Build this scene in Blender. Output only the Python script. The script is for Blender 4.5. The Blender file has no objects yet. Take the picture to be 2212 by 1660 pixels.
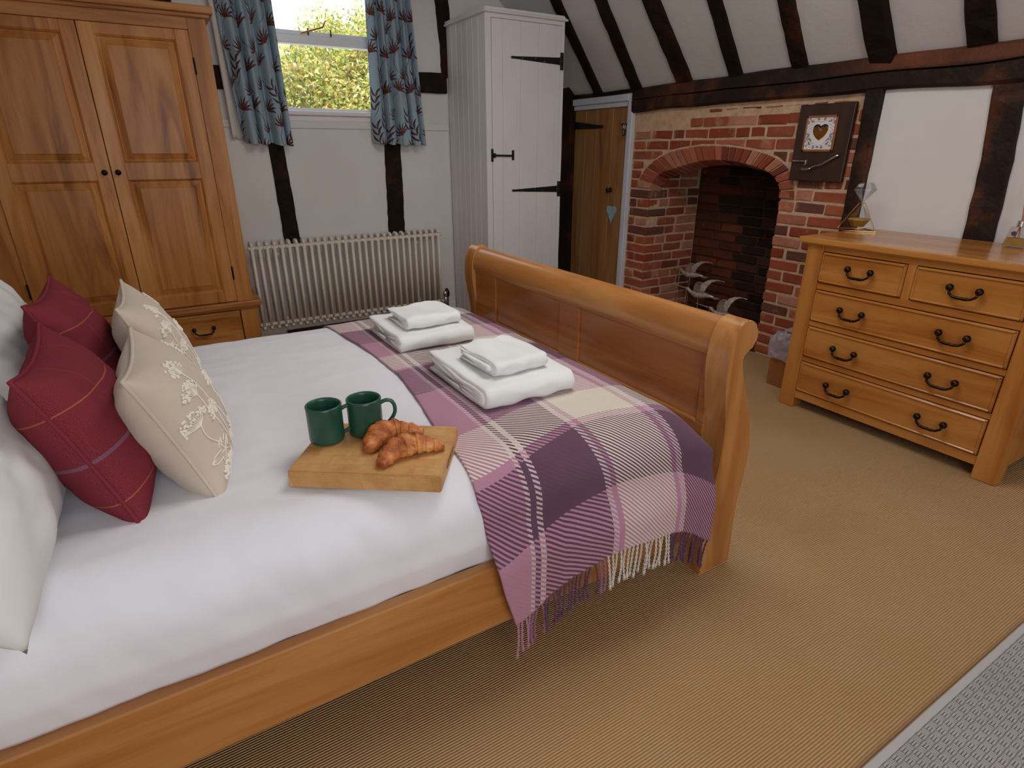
import bpy, bmesh, math, random
import numpy as np
from mathutils import Vector, Matrix, noise
random.seed(7)
PI = math.pi
scene = bpy.context.scene
COL = scene.collection

# ------------------------------------------------------------------ camera, light, exposure
cam_data = bpy.data.cameras.new('camera')
cam = bpy.data.objects.new('camera', cam_data); COL.objects.link(cam)
cam.location = (0, 0, 1.4)
_P, _H = math.radians(22.2), math.radians(59.06)
cam.rotation_euler = (PI/2 - _P, 0, _H - PI/2)
cam_data.sensor_fit = 'HORIZONTAL'; cam_data.sensor_width = 36
cam_data.lens = 1245/2212*36
cam_data.clip_start = 0.05
scene.camera = cam
scene.view_settings.view_transform = 'Standard'
scene.view_settings.look = 'None'
scene.view_settings.gamma = 1
scene.view_settings.use_curve_mapping = False
scene.view_settings.exposure = 0.0

world = bpy.data.worlds.new('world'); scene.world = world; world.use_nodes = True
bg = world.node_tree.nodes['Background']
bg.inputs['Color'].default_value = (0.93, 0.96, 1.0, 1)
bg.inputs['Strength'].default_value = 2.0

def area_light(name, loc, target, sx, sy, power, color):
    l = bpy.data.lights.new(name, 'AREA'); l.shape = 'RECTANGLE'; l.size = sx; l.size_y = sy
    l.energy = power; l.color = color
    o = bpy.data.objects.new(name, l); COL.objects.link(o); o.location = loc
    d = Vector(target) - Vector(loc)
    o.rotation_euler = d.to_track_quat('-Z', 'Y').to_euler()
    return o
sun = bpy.data.lights.new('sun', 'SUN'); sun.energy = 3.2; sun.angle = math.radians(3); sun.color = (1, .95, .84)
so = bpy.data.objects.new('sun', sun); COL.objects.link(so); so.rotation_euler = (math.radians(48), 0, math.radians(-38))
# added area lights behind and beside the camera; no windows are built there
area_light('assumed_window_light_south', (0.2, -1.50, 1.62), (0.5, 3.0, 1.0), 1.5, 1.15, 37, (0.95, 0.97, 1.0))  # added light for an assumed window behind the camera, before a solid wall
area_light('added_fill_light_east', (3.5, -0.55, 1.25), (0.5, 1.2, 0.6), 1.1, 0.8, 9, (1.0, 0.97, 0.92))  # added fill light from the right, out of view, no window in that wall
# added fill light under the ceiling, out of view, brightens floor and chest
area_light('ceiling_fill_light', (1.5, 1.7, 2.86), (1.6, 2.0, 0), 1.2, 1.2, 31, (1.0, 0.97, 0.93))

# ------------------------------------------------------------------ helpers
def tag(o, label=None, cat=None, group=None, kind=None):
    if label: o['label'] = label
    if cat: o['category'] = cat
    if group: o['group'] = group
    if kind: o['kind'] = kind
    return o

def empty(name, loc, label=None, cat=None, group=None, kind=None):
    o = bpy.data.objects.new(name, None); COL.objects.link(o); o.location = loc
    o.empty_display_size = 0.05
    return tag(o, label, cat, group, kind)

def origin_of(o):
    v = Vector((0, 0, 0))
    while o is not None:
        v += o.location; o = o.parent
    return v

class MB:
    def __init__(s, M=None):
        s.v = []; s.f = []; s.uv = {}; s.M = M; s.col = None
    def add(s, verts, faces):
        n = len(s.v)
        if s.M is not None: verts = [tuple(s.M @ Vector(p)) for p in verts]
        s.v += [tuple(p) for p in verts]; s.f += [tuple(i+n for i in f) for f in faces]
        return n
    def box(s, x0, x1, y0, y1, z0, z1, bev=0.0):
        if x0 > x1: x0, x1 = x1, x0
        if y0 > y1: y0, y1 = y1, y0
        if z0 > z1: z0, z1 = z1, z0
        b = min(bev, (x1-x0)*.4, (y1-y0)*.4, (z1-z0)*.4)
        if b <= 0:
            vs = [(x, y, z) for x in (x0, x1) for y in (y0, y1) for z in (z0, z1)]
            s.add(vs, [(0,1,3,2),(4,6,7,5),(0,4,5,1),(2,3,7,6),(0,2,6,4),(1,5,7,3)]); return s
        bm = bmesh.new(); bmesh.ops.create_cube(bm, size=1)
        for v in bm.verts:
            v.co = Vector((x0+(v.co.x+.5)*(x1-x0), y0+(v.co.y+.5)*(y1-y0), z0+(v.co.z+.5)*(z1-z0)))
        bmesh.ops.bevel(bm, geom=bm.edges[:], offset=b, segments=1 if b < .006 else 2, affect='EDGES', profile=.6)
        s.bm(bm); return s
    def bm(s, bm):
        bm.verts.index_update()
        s.add([tuple(v.co) for v in bm.verts], [tuple(v.index for v in f.verts) for f in bm.faces]); bm.free()
    def tube(s, path, r, seg=8, cap=True, closed=False):
        P = [Vector(p) for p in path]; n = len(P)
        rs = r if isinstance(r, (list, tuple)) else [r]*n
        T = []
        for i in range(n):
            a = P[(i-1) % n] if (closed or i > 0) else P[i]
            b = P[(i+1) % n] if (closed or i < n-1) else P[i]
            t = (b-a)
            T.append(t.normalized() if t.length > 1e-9 else Vector((0,0,1)))
        up = Vector((0,0,1)) if abs(T[0].z) < .9 else Vector((1,0,0))
        N = T[0].cross(up).normalized(); vs = []
        for i in range(n):
            N = (N - T[i]*N.dot(T[i]))
            N = N.normalized() if N.length > 1e-6 else T[i].orthogonal().normalized()
            B = T[i].cross(N)
            for k in range(seg):
                a = 2*PI*k/seg
                vs.append(P[i] + (N*math.cos(a)+B*math.sin(a))*rs[i])
        fs = []
        for i in range(n if closed else n-1):
            j = (i+1) % n
            for k in range(seg):
                k2 = (k+1) % seg
                fs.append((i*seg+k, i*seg+k2, j*seg+k2, j*seg+k))
        if cap and not closed:
            fs.append(tuple(range(seg))[::-1]); fs.append(tuple((n-1)*seg+k for k in range(seg)))
        s.add(vs, fs); return s
    def lathe(s, prof, c, seg=24, axis='z'):
        vs = []
        for (r, h) in prof:
            for k in range(seg):
                a = 2*PI*k/seg; x, y = r*math.cos(a), r*math.sin(a)
                if axis == 'z': p = (c[0]+x, c[1]+y, c[2]+h)
                elif axis == 'x': p = (c[0]+h, c[1]+x, c[2]+y)
                else: p = (c[0]+x, c[1]+h, c[2]+y)
                vs.append(p)
        fs = []
        for i in range(len(prof)-1):
            for k in range(seg):
                k2 = (k+1) % seg
                fs.append((i*seg+k, i*seg+k2, (i+1)*seg+k2, (i+1)*seg+k))
        s.add(vs, fs); return s
    def ball(s, c, r, seg=10, sc=(1,1,1)):
        n = seg//2+1; vs = []; fs = []
        for i in range(n):
            th = PI*i/(n-1)
            for k in range(seg):
                a = 2*PI*k/seg
                vs.append((c[0]+r*sc[0]*math.sin(th)*math.cos(a), c[1]+r*sc[1]*math.sin(th)*math.sin(a), c[2]+r*sc[2]*math.cos(th)))
        for i in range(n-1):
            for k in range(seg):
                k2 = (k+1) % seg; fs.append((i*seg+k, (i+1)*seg+k, (i+1)*seg+k2, i*seg+k2))
        s.add(vs, fs); return s
    def prism(s, poly, axis, a0, a1):
        """poly: 2D points in the two remaining axes (xyz order), extruded along axis"""
        def P(p, h):
            return {'x': (h, p[0], p[1]), 'y': (p[0], h, p[1]), 'z': (p[0], p[1], h)}[axis]
        n = len(poly)
        vs = [P(p, a0) for p in poly] + [P(p, a1) for p in poly]
        fs = [tuple(range(n))[::-1], tuple(range(n, 2*n))]
        fs += [(i, (i+1) % n, n+(i+1) % n, n+i) for i in range(n)]
        s.add(vs, fs); return s
    def grid(s, fn, nu, nv, uvfn=None, closed_u=False):
        vs = []; U = []
        for j in range(nv+1):
            for i in range(nu+1):
                u, v = i/nu, j/nv
                vs.append(fn(u, v)); U.append(uvfn(u, v) if uvfn else (u, v))
        n0 = s.add(vs, [(j*(nu+1)+i, j*(nu+1)+i+1, (j+1)*(nu+1)+i+1, (j+1)*(nu+1)+i) for j in range(nv) for i in range(nu)])
        for k, q in enumerate(U): s.uv[n0+k] = q
        return s
    def build(s, name, mat, parent=None, smooth=False, recalc=True, sub=0, merge=0, angle=None, solid=0):
        off = origin_of(parent) if parent else Vector((0,0,0))
        me = bpy.data.meshes.new(name)
        vv = np.array(s.v, dtype=float) - np.array(off)
        me.from_pydata(vv.tolist(), [], s.f)
        if s.uv:
            ul = me.uv_layers.new(name='UVMap')
            idx = np.empty(len(me.loops), dtype=np.int32); me.loops.foreach_get('vertex_index', idx)
            arr = np.zeros((len(s.v), 2))
            for k, q in s.uv.items(): arr[k] = q
            ul.data.foreach_set('uv', arr[idx].astype(np.float32).ravel())
        if s.col is not None:
            ca = me.color_attributes.new('Col', 'FLOAT_COLOR', 'POINT')
            ca.data.foreach_set('color', np.asarray(s.col, dtype=np.float32).ravel())
        if recalc or merge:
            bm = bmesh.new(); bm.from_mesh(me)
            if merge: bmesh.ops.remove_doubles(bm, verts=bm.verts, dist=merge)
            if recalc: bmesh.ops.recalc_face_normals(bm, faces=bm.faces)
            bm.to_mesh(me); bm.free()
        if smooth: me.shade_smooth()
        elif angle: me.shade_smooth(); me.set_sharp_from_angle(angle=math.radians(angle))
        me.materials.append(mat)
        o = bpy.data.objects.new(name, me); COL.objects.link(o)
        if parent: o.parent = parent
        if solid:
            m = o.modifiers.new('solid', 'SOLIDIFY'); m.thickness = solid; m.offset = 0
        if sub:
            m = o.modifiers.new('sub', 'SUBSURF'); m.levels = sub; m.render_levels = sub
        return o

def thing_mesh(mb, name, mat, loc, label, cat, group=None, **kw):
    """a thing that is one mesh, origin at loc"""
    e = mb.build(name, mat, None, **kw)
    e.data.transform(Matrix.Translation(-Vector(loc))); e.location = loc
    return tag(e, label, cat, group)

def copy_tree(o, parent=None, dloc=None):
    c = o.copy(); COL.objects.link(c); c.parent = parent
    if dloc is not None: c.location = Vector(o.location) + Vector(dloc)
    for ch in [x for x in o.children]: copy_tree(ch, c)
    return c

def fbm(p, sc=1.0, o=3):
    return noise.fractal(Vector(p)*sc, 1.0, 2.0, o)

# ------------------------------------------------------------------ materials
def srgb(r, g, b):
    def c(x):
        x /= 255
        return x/12.92 if x <= .04045 else ((x+.055)/1.055)**2.4
    return (c(r), c(g), c(b), 1)

class NT:
    def __init__(s, name):
        s.m = bpy.data.materials.new(name); s.m.use_nodes = True
        s.t = s.m.node_tree; s.b = s.t.nodes['Principled BSDF']; s.out = s.t.nodes['Material Output']
    def n(s, typ, **kw):
        nd = s.t.nodes.new(typ)
        for k, v in kw.items():
            if k in ('operation', 'blend_type', 'data_type', 'attribute_name', 'wave_type', 'bands_direction', 'wave_profile', 'feature', 'noise_dimensions', 'distance', 'interpolation_type', 'vector_type', 'musgrave_type'):
                setattr(nd, k, v)
            else:
                nd.inputs[k.replace('_', ' ')].default_value = v
        return nd
    def l(s, a, b): s.t.links.new(a, b)
    def math(s, op, a, b=None, c=None):
        nd = s.t.nodes.new('ShaderNodeMath'); nd.operation = op
        for i, x in enumerate((a, b, c)):
            if x is None: continue
            if isinstance(x, (int, float)): nd.inputs[i].default_value = x
            else: s.l(x, nd.inputs[i])
        return nd.outputs[0]
    def mix(s, f, a, b, blend='MIX'):
        nd = s.t.nodes.new('ShaderNodeMix'); nd.data_type = 'RGBA'; nd.blend_type = blend
        for x, i in ((f, 0), (a, 6), (b, 7)):
            if isinstance(x, (int, float)): nd.inputs[i].default_value = x
            elif isinstance(x, (tuple, list)): nd.inputs[i].default_value = x
            else: s.l(x, nd.inputs[i])
        return nd.outputs[2]
    def ramp(s, fac, stops, interp='LINEAR'):
        nd = s.t.nodes.new('ShaderNodeValToRGB'); cr = nd.color_ramp; cr.interpolation = interp
        while len(cr.elements) > 1: cr.elements.remove(cr.elements[-1])
        cr.elements[0].position = stops[0][0]; cr.elements[0].color = stops[0][1]
        for p, c in stops[1:]:
            e = cr.elements.new(p); e.color = c
        if fac is not None: s.l(fac, nd.inputs[0])
        return nd.outputs[0]
    def coord(s, which='Object', scale=(1,1,1), rot=(0,0,0)):
        tc = s.t.nodes.new('ShaderNodeTexCoord'); mp = s.t.nodes.new('ShaderNodeMapping')
        mp.inputs['Scale'].default_value = scale; mp.inputs['Rotation'].default_value = rot
        s.l(tc.outputs[which], mp.inputs[0]); return mp.outputs[0]
    def noise(s, vec, scale, detail=3, rough=.55, dist=0):
        nd = s.t.nodes.new('ShaderNodeTexNoise'); nd.inputs['Scale'].default_value = scale
        nd.inputs['Detail'].default_value = detail; nd.inputs['Roughness'].default_value = rough
        nd.inputs['Distortion'].default_value = dist
        s.l(vec, nd.inputs['Vector']); return nd.outputs[0]
    def bump(s, h, strength=.3, dist=.002):
        nd = s.t.nodes.new('ShaderNodeBump'); nd.inputs['Strength'].default_value = strength
        nd.inputs['Distance'].default_value = dist; s.l(h, nd.inputs['Height'])
        s.l(nd.outputs[0], s.b.inputs['Normal']); return nd
    def color(s, c):
        if isinstance(c, tuple): s.b.inputs['Base Color'].default_value = c
        else: s.l(c, s.b.inputs['Base Color'])
    def rough(s, r, spec=None, metal=None):
        if isinstance(r, (int, float)): s.b.inputs['Roughness'].default_value = r
        else: s.l(r, s.b.inputs['Roughness'])
        if spec is not None: s.b.inputs['Specular IOR Level'].default_value = spec
        if metal is not None: s.b.inputs['Metallic'].default_value = metal

def m_wood(name, base, dark, light, axis='x', rough=.35, boards=0.0, knots=True, scale=1.0, spec=.5, coat=0):
    t = NT(name)
    sc = {'x': (.9, 9, 9), 'y': (9, .9, 9), 'z': (9, 9, .9)}[axis]
    v = t.coord('Object', tuple(a*scale for a in sc))
    n1 = t.noise(v, 1.0, 5, .6, .9)
    sc2 = {'x': (3, 90, 90), 'y': (90, 3, 90), 'z': (90, 90, 3)}[axis]
    n2 = t.noise(t.coord('Object', sc2), 1.0, 3, .6)
    c = t.ramp(n1, [(.30, dark), (.47, base), (.62, light), (.75, base)])
    c = t.mix(t.math('MULTIPLY', n2, .22), c, dark)
    if boards:
        # glued-up staves of slightly different tone
        bsc = {'x': (.0, 1/boards, 1/boards), 'y': (1/boards, 0, 1/boards), 'z': (1/boards, 1/boards, 0)}[axis]
        vor = t.t.nodes.new('ShaderNodeTexWhiteNoise'); vor.noise_dimensions = '3D'
        sn = t.t.nodes.new('ShaderNodeVectorMath'); sn.operation = 'FLOOR'
        t.l(t.coord('Object', bsc), sn.inputs[0]); t.l(sn.outputs[0], vor.inputs[0])
        c = t.mix(t.math('MULTIPLY', vor.outputs[0], .32), c, dark)
    if knots:
        ks = {'x': (2.2, 6, 6), 'y': (6, 2.2, 6), 'z': (6, 6, 2.2)}[axis]
        vo = t.t.nodes.new('ShaderNodeTexVoronoi'); vo.inputs['Scale'].default_value = .55
        t.l(t.coord('Object', ks), vo.inputs['Vector'])
        k = t.ramp(vo.outputs['Distance'], [(.05, (1,1,1,1)), (.16, (0,0,0,1))])
        c = t.mix(t.math('MULTIPLY', k, .55), c, tuple(x*.35 for x in dark[:3])+(1,))
    t.color(c); t.rough(rough, spec)
    if coat: t.b.inputs['Coat Weight'].default_value = coat; t.b.inputs['Coat Roughness'].default_value = .12
    t.bump(n2, .12, .001)
    return t.m

def m_plain(name, c, rough=.5, metal=0, spec=.5, var=.06, vs=30, bump=0, bs=200):
    t = NT(name); v = t.coord('Object')
    n1 = t.noise(v, vs, 3)
    d = tuple(x*(1-var*3) for x in c[:3])+(1,); l = tuple(min(1, x*(1+var*2)) for x in c[:3])+(1,)
    t.color(t.ramp(n1, [(.3, d), (.7, l)])); t.rough(rough, spec, metal)
    if bump: t.bump(t.noise(v, bs, 3), bump, .002)
    return t.m

def m_plaster(name, c, stain):
    t = NT(name); v = t.coord('Object')
    n1 = t.noise(v, 1.3, 4); n2 = t.noise(v, 14, 5, .6)
    cc = t.ramp(n1, [(.35, stain), (.6, c)])
    t.color(cc); t.rough(.85, .25)
    h = t.math('ADD', t.math('MULTIPLY', n2, 1.0), t.math('MULTIPLY', t.noise(v, 4, 3), 2.0))
    t.bump(h, .35, .006)
    return t.m

def m_timber(name, base, red, rough=.5, spec=.2):
    t = NT(name)
    v = t.coord('Object'); n1 = t.noise(v, 2.6, 5, .65); n2 = t.noise(v, 26, 4, .6)
    c = t.ramp(n1, [(.33, base), (.52, tuple(x*1.5 for x in base[:3])+(1,)), (.66, red)])
    c = t.mix(t.math('MULTIPLY', n2, .6), c, tuple(x*.35 for x in base[:3])+(1,))
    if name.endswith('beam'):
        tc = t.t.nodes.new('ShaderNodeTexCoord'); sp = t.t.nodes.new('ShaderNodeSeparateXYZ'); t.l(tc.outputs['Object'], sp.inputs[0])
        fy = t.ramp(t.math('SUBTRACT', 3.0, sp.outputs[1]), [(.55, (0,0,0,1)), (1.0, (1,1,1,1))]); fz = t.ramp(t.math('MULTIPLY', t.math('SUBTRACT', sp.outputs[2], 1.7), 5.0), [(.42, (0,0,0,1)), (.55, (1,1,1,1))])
        c = t.mix(t.math('MULTIPLY', t.math('MULTIPLY', fy, fz), t.ramp(n1, [(.3, (.25,.25,.25,1)), (.6, (.8,.8,.8,1))])), c, (.20, .062, .026, 1))  # reddish light from the right, painted into the beam's upper right part
    t.color(c); t.rough(rough, spec)
    t.bump(t.math('ADD', n2, t.math('MULTIPLY', n1, 2.0)), .8, .008)
    return t.m

M = {}
M['plaster'] = m_plaster('white_limewash_plaster', srgb(222, 219, 216), srgb(214, 210, 208))
M['plaster_ceiling'] = m_plaster('white_ceiling_plaster', srgb(212, 210, 210), srgb(205, 203, 202))
M['timber'] = m_timber('dark_old_timber', (.013, .007, .0045, 1), (.075, .022, .007, 1), .75, .15)
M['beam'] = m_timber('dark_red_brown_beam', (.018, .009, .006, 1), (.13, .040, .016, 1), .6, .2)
OAK = dict(base=srgb(196, 138, 80), dark=srgb(160, 102, 54), light=srgb(212, 160, 104))
for ax in 'xyz':
    M['ward_'+ax] = m_wood('varnished_knotty_wardrobe_wood_'+ax, srgb(190, 124, 60), srgb(122, 70, 30), srgb(210, 150, 86), ax, .34, .11, spec=.28)
    M['bed_'+ax] = m_wood('honey_oak_bed_wood_'+ax, srgb(176, 117, 60), srgb(146, 90, 42), srgb(194, 140, 82), ax, .24, .12, knots=False, spec=.6)
    M['chest_'+ax] = m_wood('golden_oak_chest_wood_'+ax, srgb(184, 119, 56), srgb(152, 90, 36), srgb(198, 138, 72), ax, .2, .10, spec=.6)
M['bed_panel'] = m_wood('bed_panel_wood_horizontal', srgb(168, 104, 50), srgb(126, 72, 30), srgb(184, 120, 64), 'y', .25, .13, knots=False)
M['door_wood'] = m_wood('old_pine_door_wood', srgb(152, 106, 62), srgb(116, 76, 40), srgb(170, 124, 76), 'z', .5, 0)
M['bin_wood'] = m_wood('dark_bin_wood', srgb(140, 84, 40), srgb(110, 64, 30), srgb(150, 95, 50), 'z', .5, 0, knots=False)
M['white_paint'] = m_plain('white_painted_boards', srgb(226, 222, 222), .45, var=.015, vs=3)
M['white_paint_cool'] = m_plain('cool_white_gloss_paint', srgb(206, 210, 222), .35, var=.02, vs=6)
M['upvc'] = m_plain('white_window_frame', srgb(225, 230, 236), .25, var=.01)
M['black_iron'] = m_plain('black_iron', (.012, .011, .011, 1), .45, .3, bump=.3)
M['bronze'] = m_plain('dark_bronze_handle', (.035, .022, .016, 1), .3, .85, var=.1, bump=.2)
M['rad'] = m_plain('cream_radiator_enamel', srgb(222, 214, 202), .3, var=.01)
M['pipe'] = m_plain('brown_painted_pipe', srgb(78, 50, 40), .5)
M['steel'] = m_plain('steel', (.7, .7, .7, 1), .2, 1.0, var=.02)
M['brass'] = m_plain('brass', (.72, .45, .16, 1), .25, 1.0, var=.05)
M['mortar'] = m_plain('lime_mortar', srgb(200, 168, 138), .95, spec=.1, var=.06, vs=18, bump=1.0, bs=90)
M['soot_mortar'] = m_plain('sooted_mortar', srgb(78, 56, 40), .95, spec=.1, var=.12, vs=9, bump=1.0, bs=90)
def m_brick(name, stops, rough=.85):
    t = NT(name); oi = t.t.nodes.new('ShaderNodeObjectInfo'); v = t.coord('Object')
    c = t.ramp(oi.outputs['Random'], stops, 'CONSTANT')
    ad = t.t.nodes.new('ShaderNodeVectorMath'); ad.operation = 'ADD'
    t.l(t.coord('Object', (1, 1, 1)), ad.inputs[0])
    cmb = t.t.nodes.new('ShaderNodeCombineXYZ')
    for i in range(3): t.l(t.math('MULTIPLY', oi.outputs['Random'], 30.0+i*11), cmb.inputs[i])
    t.l(cmb.outputs[0], ad.inputs[1])
    n1 = t.noise(ad.outputs[0], 2.2, 5, .65); n2 = t.noise(ad.outputs[0], 6, 4, .6)
    dim = name != 'red_clay_brick'
    c = t.mix(t.ramp(n1, [(.45, (0,0,0,1)), (.75, (.6,.6,.6,1))]), c, srgb(52, 30, 22) if dim else srgb(96, 52, 38))
    if not dim: c = t.mix(t.ramp(n2, [(.58, (0,0,0,1)), (.72, (.5,.5,.5,1))]), c, srgb(196, 156, 130))
    t.color(c); t.rough(rough, .2); t.bump(t.math('ADD', n2, t.math('MULTIPLY', n1, 1.5)), 1.0, .014)
    return t.m
R_ = [srgb(160, 82, 60), srgb(152, 76, 54), srgb(174, 112, 92), srgb(142, 66, 48), srgb(164, 90, 62), srgb(104, 66, 54), srgb(182, 128, 108), srgb(152, 82, 62), srgb(120, 60, 48), srgb(172, 100, 76)]
M['brick'] = m_brick('red_clay_brick', [(i/10, c) for i, c in enumerate(R_)])
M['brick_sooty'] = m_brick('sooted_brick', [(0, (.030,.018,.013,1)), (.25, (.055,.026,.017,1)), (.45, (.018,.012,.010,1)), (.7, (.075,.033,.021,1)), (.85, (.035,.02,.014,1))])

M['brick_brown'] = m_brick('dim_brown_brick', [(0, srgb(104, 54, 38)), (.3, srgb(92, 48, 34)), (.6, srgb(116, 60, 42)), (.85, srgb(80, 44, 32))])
def m_floor():
    t = NT('ribbed_sisal_carpet'); tc = t.t.nodes.new('ShaderNodeTexCoord'); sp = t.t.nodes.new('ShaderNodeSeparateXYZ')
    t.l(tc.outputs['Object'], sp.inputs[0])
    v = tc.outputs['Object']
    wob = t.noise(v, 3.0, 2)
    y = t.math('ADD', sp.outputs[1], t.math('MULTIPLY', wob, .008))
    rib = t.math('SINE', t.math('MULTIPLY', y, 2*PI/.0072))
    rib01 = t.math('MULTIPLY_ADD', rib, .5, .5)
    row = t.math('FLOOR', t.math('DIVIDE', y, .0072))
    xs = t.math('ADD', sp.outputs[0], t.math('MULTIPLY', row, .0027))
    st = t.math('MULTIPLY_ADD', t.math('SINE', t.math('MULTIPLY', xs, 2*PI/.0064)), .5, .5)
    n = t.noise(v, 1.4, 3); nf = t.noise(t.coord('Object', (30, 260, 1)), 1.0, 2)
    base = t.ramp(n, [(.3, srgb(192, 153, 108)), (.7, srgb(206, 170, 127))])
    base = t.mix(t.math('MULTIPLY', nf, .35), base, srgb(150, 112, 70))
    h = t.math('ADD', t.math('MULTIPLY', rib01, 1.0), t.math('MULTIPLY', t.math('MULTIPLY', st, rib01), .45))
    gr = t.ramp(h, [(.0, (.75,.75,.75,1)), (.35, (0,0,0,1))])
    c = t.mix(gr, base, srgb(120, 86, 52))
    # old faint stains on the carpet
    vo = t.noise(v, 2.7, 4, .7)
    c = t.mix(t.ramp(vo, [(.66, (0,0,0,1)), (.78, (.3,.3,.3,1))]), c, srgb(140, 110, 85))
    t.color(c); t.rough(.95, .15); t.bump(h, .8, .003)
    return t.m
M['floor'] = m_floor()

def m_fabric(name, c, c2=None, rough=.9, ws=900, sheen=.2, bump=.3, var=4):
    t = NT(name); v = t.coord('Object')
    n = t.noise(v, var, 3)
    c2 = c2 or tuple(x*.93 for x in c[:3])+(1,)
    t.color(t.ramp(n, [(.35, c2), (.65, c)])); t.rough(rough, .2)
    t.b.inputs['Sheen Weight'].default_value = sheen
    t.bump(t.noise(v, ws, 2), bump, .001)
    return t.m
M['linen'] = m_fabric('white_cotton_bedlinen', srgb(224, 223, 229), srgb(220, 219, 226), .8, 600, .1, .1)
M['pillow'] = m_fabric('white_pillow_cotton', srgb(216, 215, 213), srgb(210, 210, 210), .8, 600, .1, .1)
M['towel'] = m_fabric('white_terry', srgb(232, 233, 232), srgb(226, 227, 227), .95, 420, .3, 1.0)
M['beige'] = m_fabric('beige_linen', srgb(200, 186, 170), srgb(194, 179, 163), .9, 500, .2, .4)
M['embroidery'] = m_fabric('white_embroidery_thread', srgb(236, 228, 214), None, .7, 500, .1, .3)
M['lining'] = m_fabric('cream_curtain_lining', srgb(214, 208, 200), None, .9, 500, .1, .2)
M['tassel_pink'] = m_fabric('pink_twisted_yarn', srgb(178, 126, 148)); M['tassel_purple'] = m_fabric('purple_twisted_yarn', srgb(96, 60, 84))
M['tassel_cream'] = m_fabric('cream_twisted_yarn', srgb(210, 202, 192)); M['tassel_mauve'] = m_fabric('mauve_twisted_yarn', srgb(150, 100, 124))

# woven plaid: U runs along the bed (metres), V runs across it
PINK, PURP, CREAM, LT = srgb(182, 132, 154), srgb(94, 60, 82), srgb(222, 213, 198), srgb(206, 188, 192)
def m_plaid():
    t = NT('woven_purple_pink_cream_plaid'); tc = t.t.nodes.new('ShaderNodeTexCoord'); sp = t.t.nodes.new('ShaderNodeSeparateXYZ')
    t.l(tc.outputs['UV'], sp.inputs[0]); u, v = sp.outputs[0], sp.outputs[1]
    def ramp(x, lo, hi, st):
        f = t.math('DIVIDE', t.math('SUBTRACT', x, lo), hi-lo)
        return t.ramp(f, [((a-lo)/(hi-lo), c) for a, c in st], 'CONSTANT')
    warp = ramp(u, .4, 1.6, [(.4, PINK), (.685, LT), (.699, PURP), (.716, LT), (.733, PURP), (.912, LT), (.934, PINK), (.950, CREAM), (1.165, PINK), (1.185, LT), (1.208, PURP)])
    B = [(.0, PINK), (.203, PURP), (.408, PINK), (.436, CREAM), (.597, PINK), (.905, PURP), (1.134, PINK), (1.15, CREAM), (1.30, PINK), (1.49, PURP), (1.70, CREAM), (1.86, PINK), (2.02, PURP)]
    weft = ramp(v, .0, 2.2, B)
    s = t.math('FRACT', t.math('DIVIDE', t.math('ADD', u, v), .0145))
    tw = t.math('GREATER_THAN', s, .5)
    c = t.mix(tw, warp, weft)
    n = t.noise(t.coord('UV', (600, 600, 1)), 1.0, 2); n2 = t.noise(t.coord('UV', (6, 6, 1)), 1.0, 3)
    c = t.mix(t.math('MULTIPLY', n, .22), c, srgb(60, 34, 52))
    c = t.mix(t.math('MULTIPLY', n2, .1), c, srgb(190, 170, 180))
    t.color(c); t.rough(.95, .12); t.b.inputs['Sheen Weight'].default_value = .1
    tri = t.math('PINGPONG', t.math('DIVIDE', t.math('ADD', u, v), .0145), .5)
    t.bump(t.math('ADD', tri, t.math('MULTIPLY', n, .6)), .5, .003)
    return t.m
M['plaid'] = m_plaid()

def m_check(name='burgundy_wool_check'):
    t = NT(name); tc = t.t.nodes.new('ShaderNodeTexCoord'); sp = t.t.nodes.new('ShaderNodeSeparateXYZ')
    t.l(tc.outputs['UV'], sp.inputs[0]); u, v = sp.outputs[0], sp.outputs[1]
    n = t.noise(t.coord('UV', (300, 300, 1)), 1.0, 3); n2 = t.noise(t.coord('UV', (7, 7, 1)), 1, 2)
    c = t.ramp(n, [(.3, srgb(96, 34, 44)), (.7, srgb(144, 60, 68))])
    def line(x, p, w):
        return t.math('LESS_THAN', t.math('ABSOLUTE', t.math('SUBTRACT', x, p)), w)
    dash = t.math('MULTIPLY_ADD', t.math('GREATER_THAN', t.math('FRACT', t.math('MULTIPLY', t.math('ADD', u, v), 160)), .42), .55, .15)
    for x, p, w, col in ((u, .34, .0022, srgb(176, 90, 60)), (u, .74, .0022, srgb(170, 80, 60)), (v, .20, .0042, srgb(190, 120, 66)), (v, .76, .0042, srgb(190, 120, 66)), (v, .46, .011, srgb(122, 108, 132))):
        c = t.mix(t.math('MULTIPLY', line(x, p, w), dash), c, col)
    t.color(c); t.rough(1.0, .08)
    t.bump(n, .5, .002)
    return t.m
M['burgundy'] = m_check()

def m_attr(name, rough=.9, spec=.2, trans=0, bump=0):
    t = NT(name); a = t.t.nodes.new('ShaderNodeAttribute'); a.attribute_name = 'Col'
    t.color(a.outputs['Color']); t.rough(rough, spec)
    if bump: t.bump(t.noise(t.coord('Object'), 600, 2), bump, .001)
    if trans:
        tr = t.t.nodes.new('ShaderNodeBsdfTranslucent'); mx = t.t.nodes.new('ShaderNodeMixShader'); mx.inputs[0].default_value = trans
        t.l(a.outputs['Color'], tr.inputs[0]); t.l(t.b.outputs[0], mx.inputs[1]); t.l(tr.outputs[0], mx.inputs[2]); t.l(mx.outputs[0], t.out.inputs[0])
    return t.m
M['print'] = m_attr('printed_cotton', .9, .2, .15, .2)
M['leaf'] = m_attr('tree_leaf', .55, .3, .35)
M['tile_print'] = m_attr('printed_ceramic', .35, .5)
M['bark'] = m_plain('grey_bark', srgb(120, 110, 90), .9)

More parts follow.
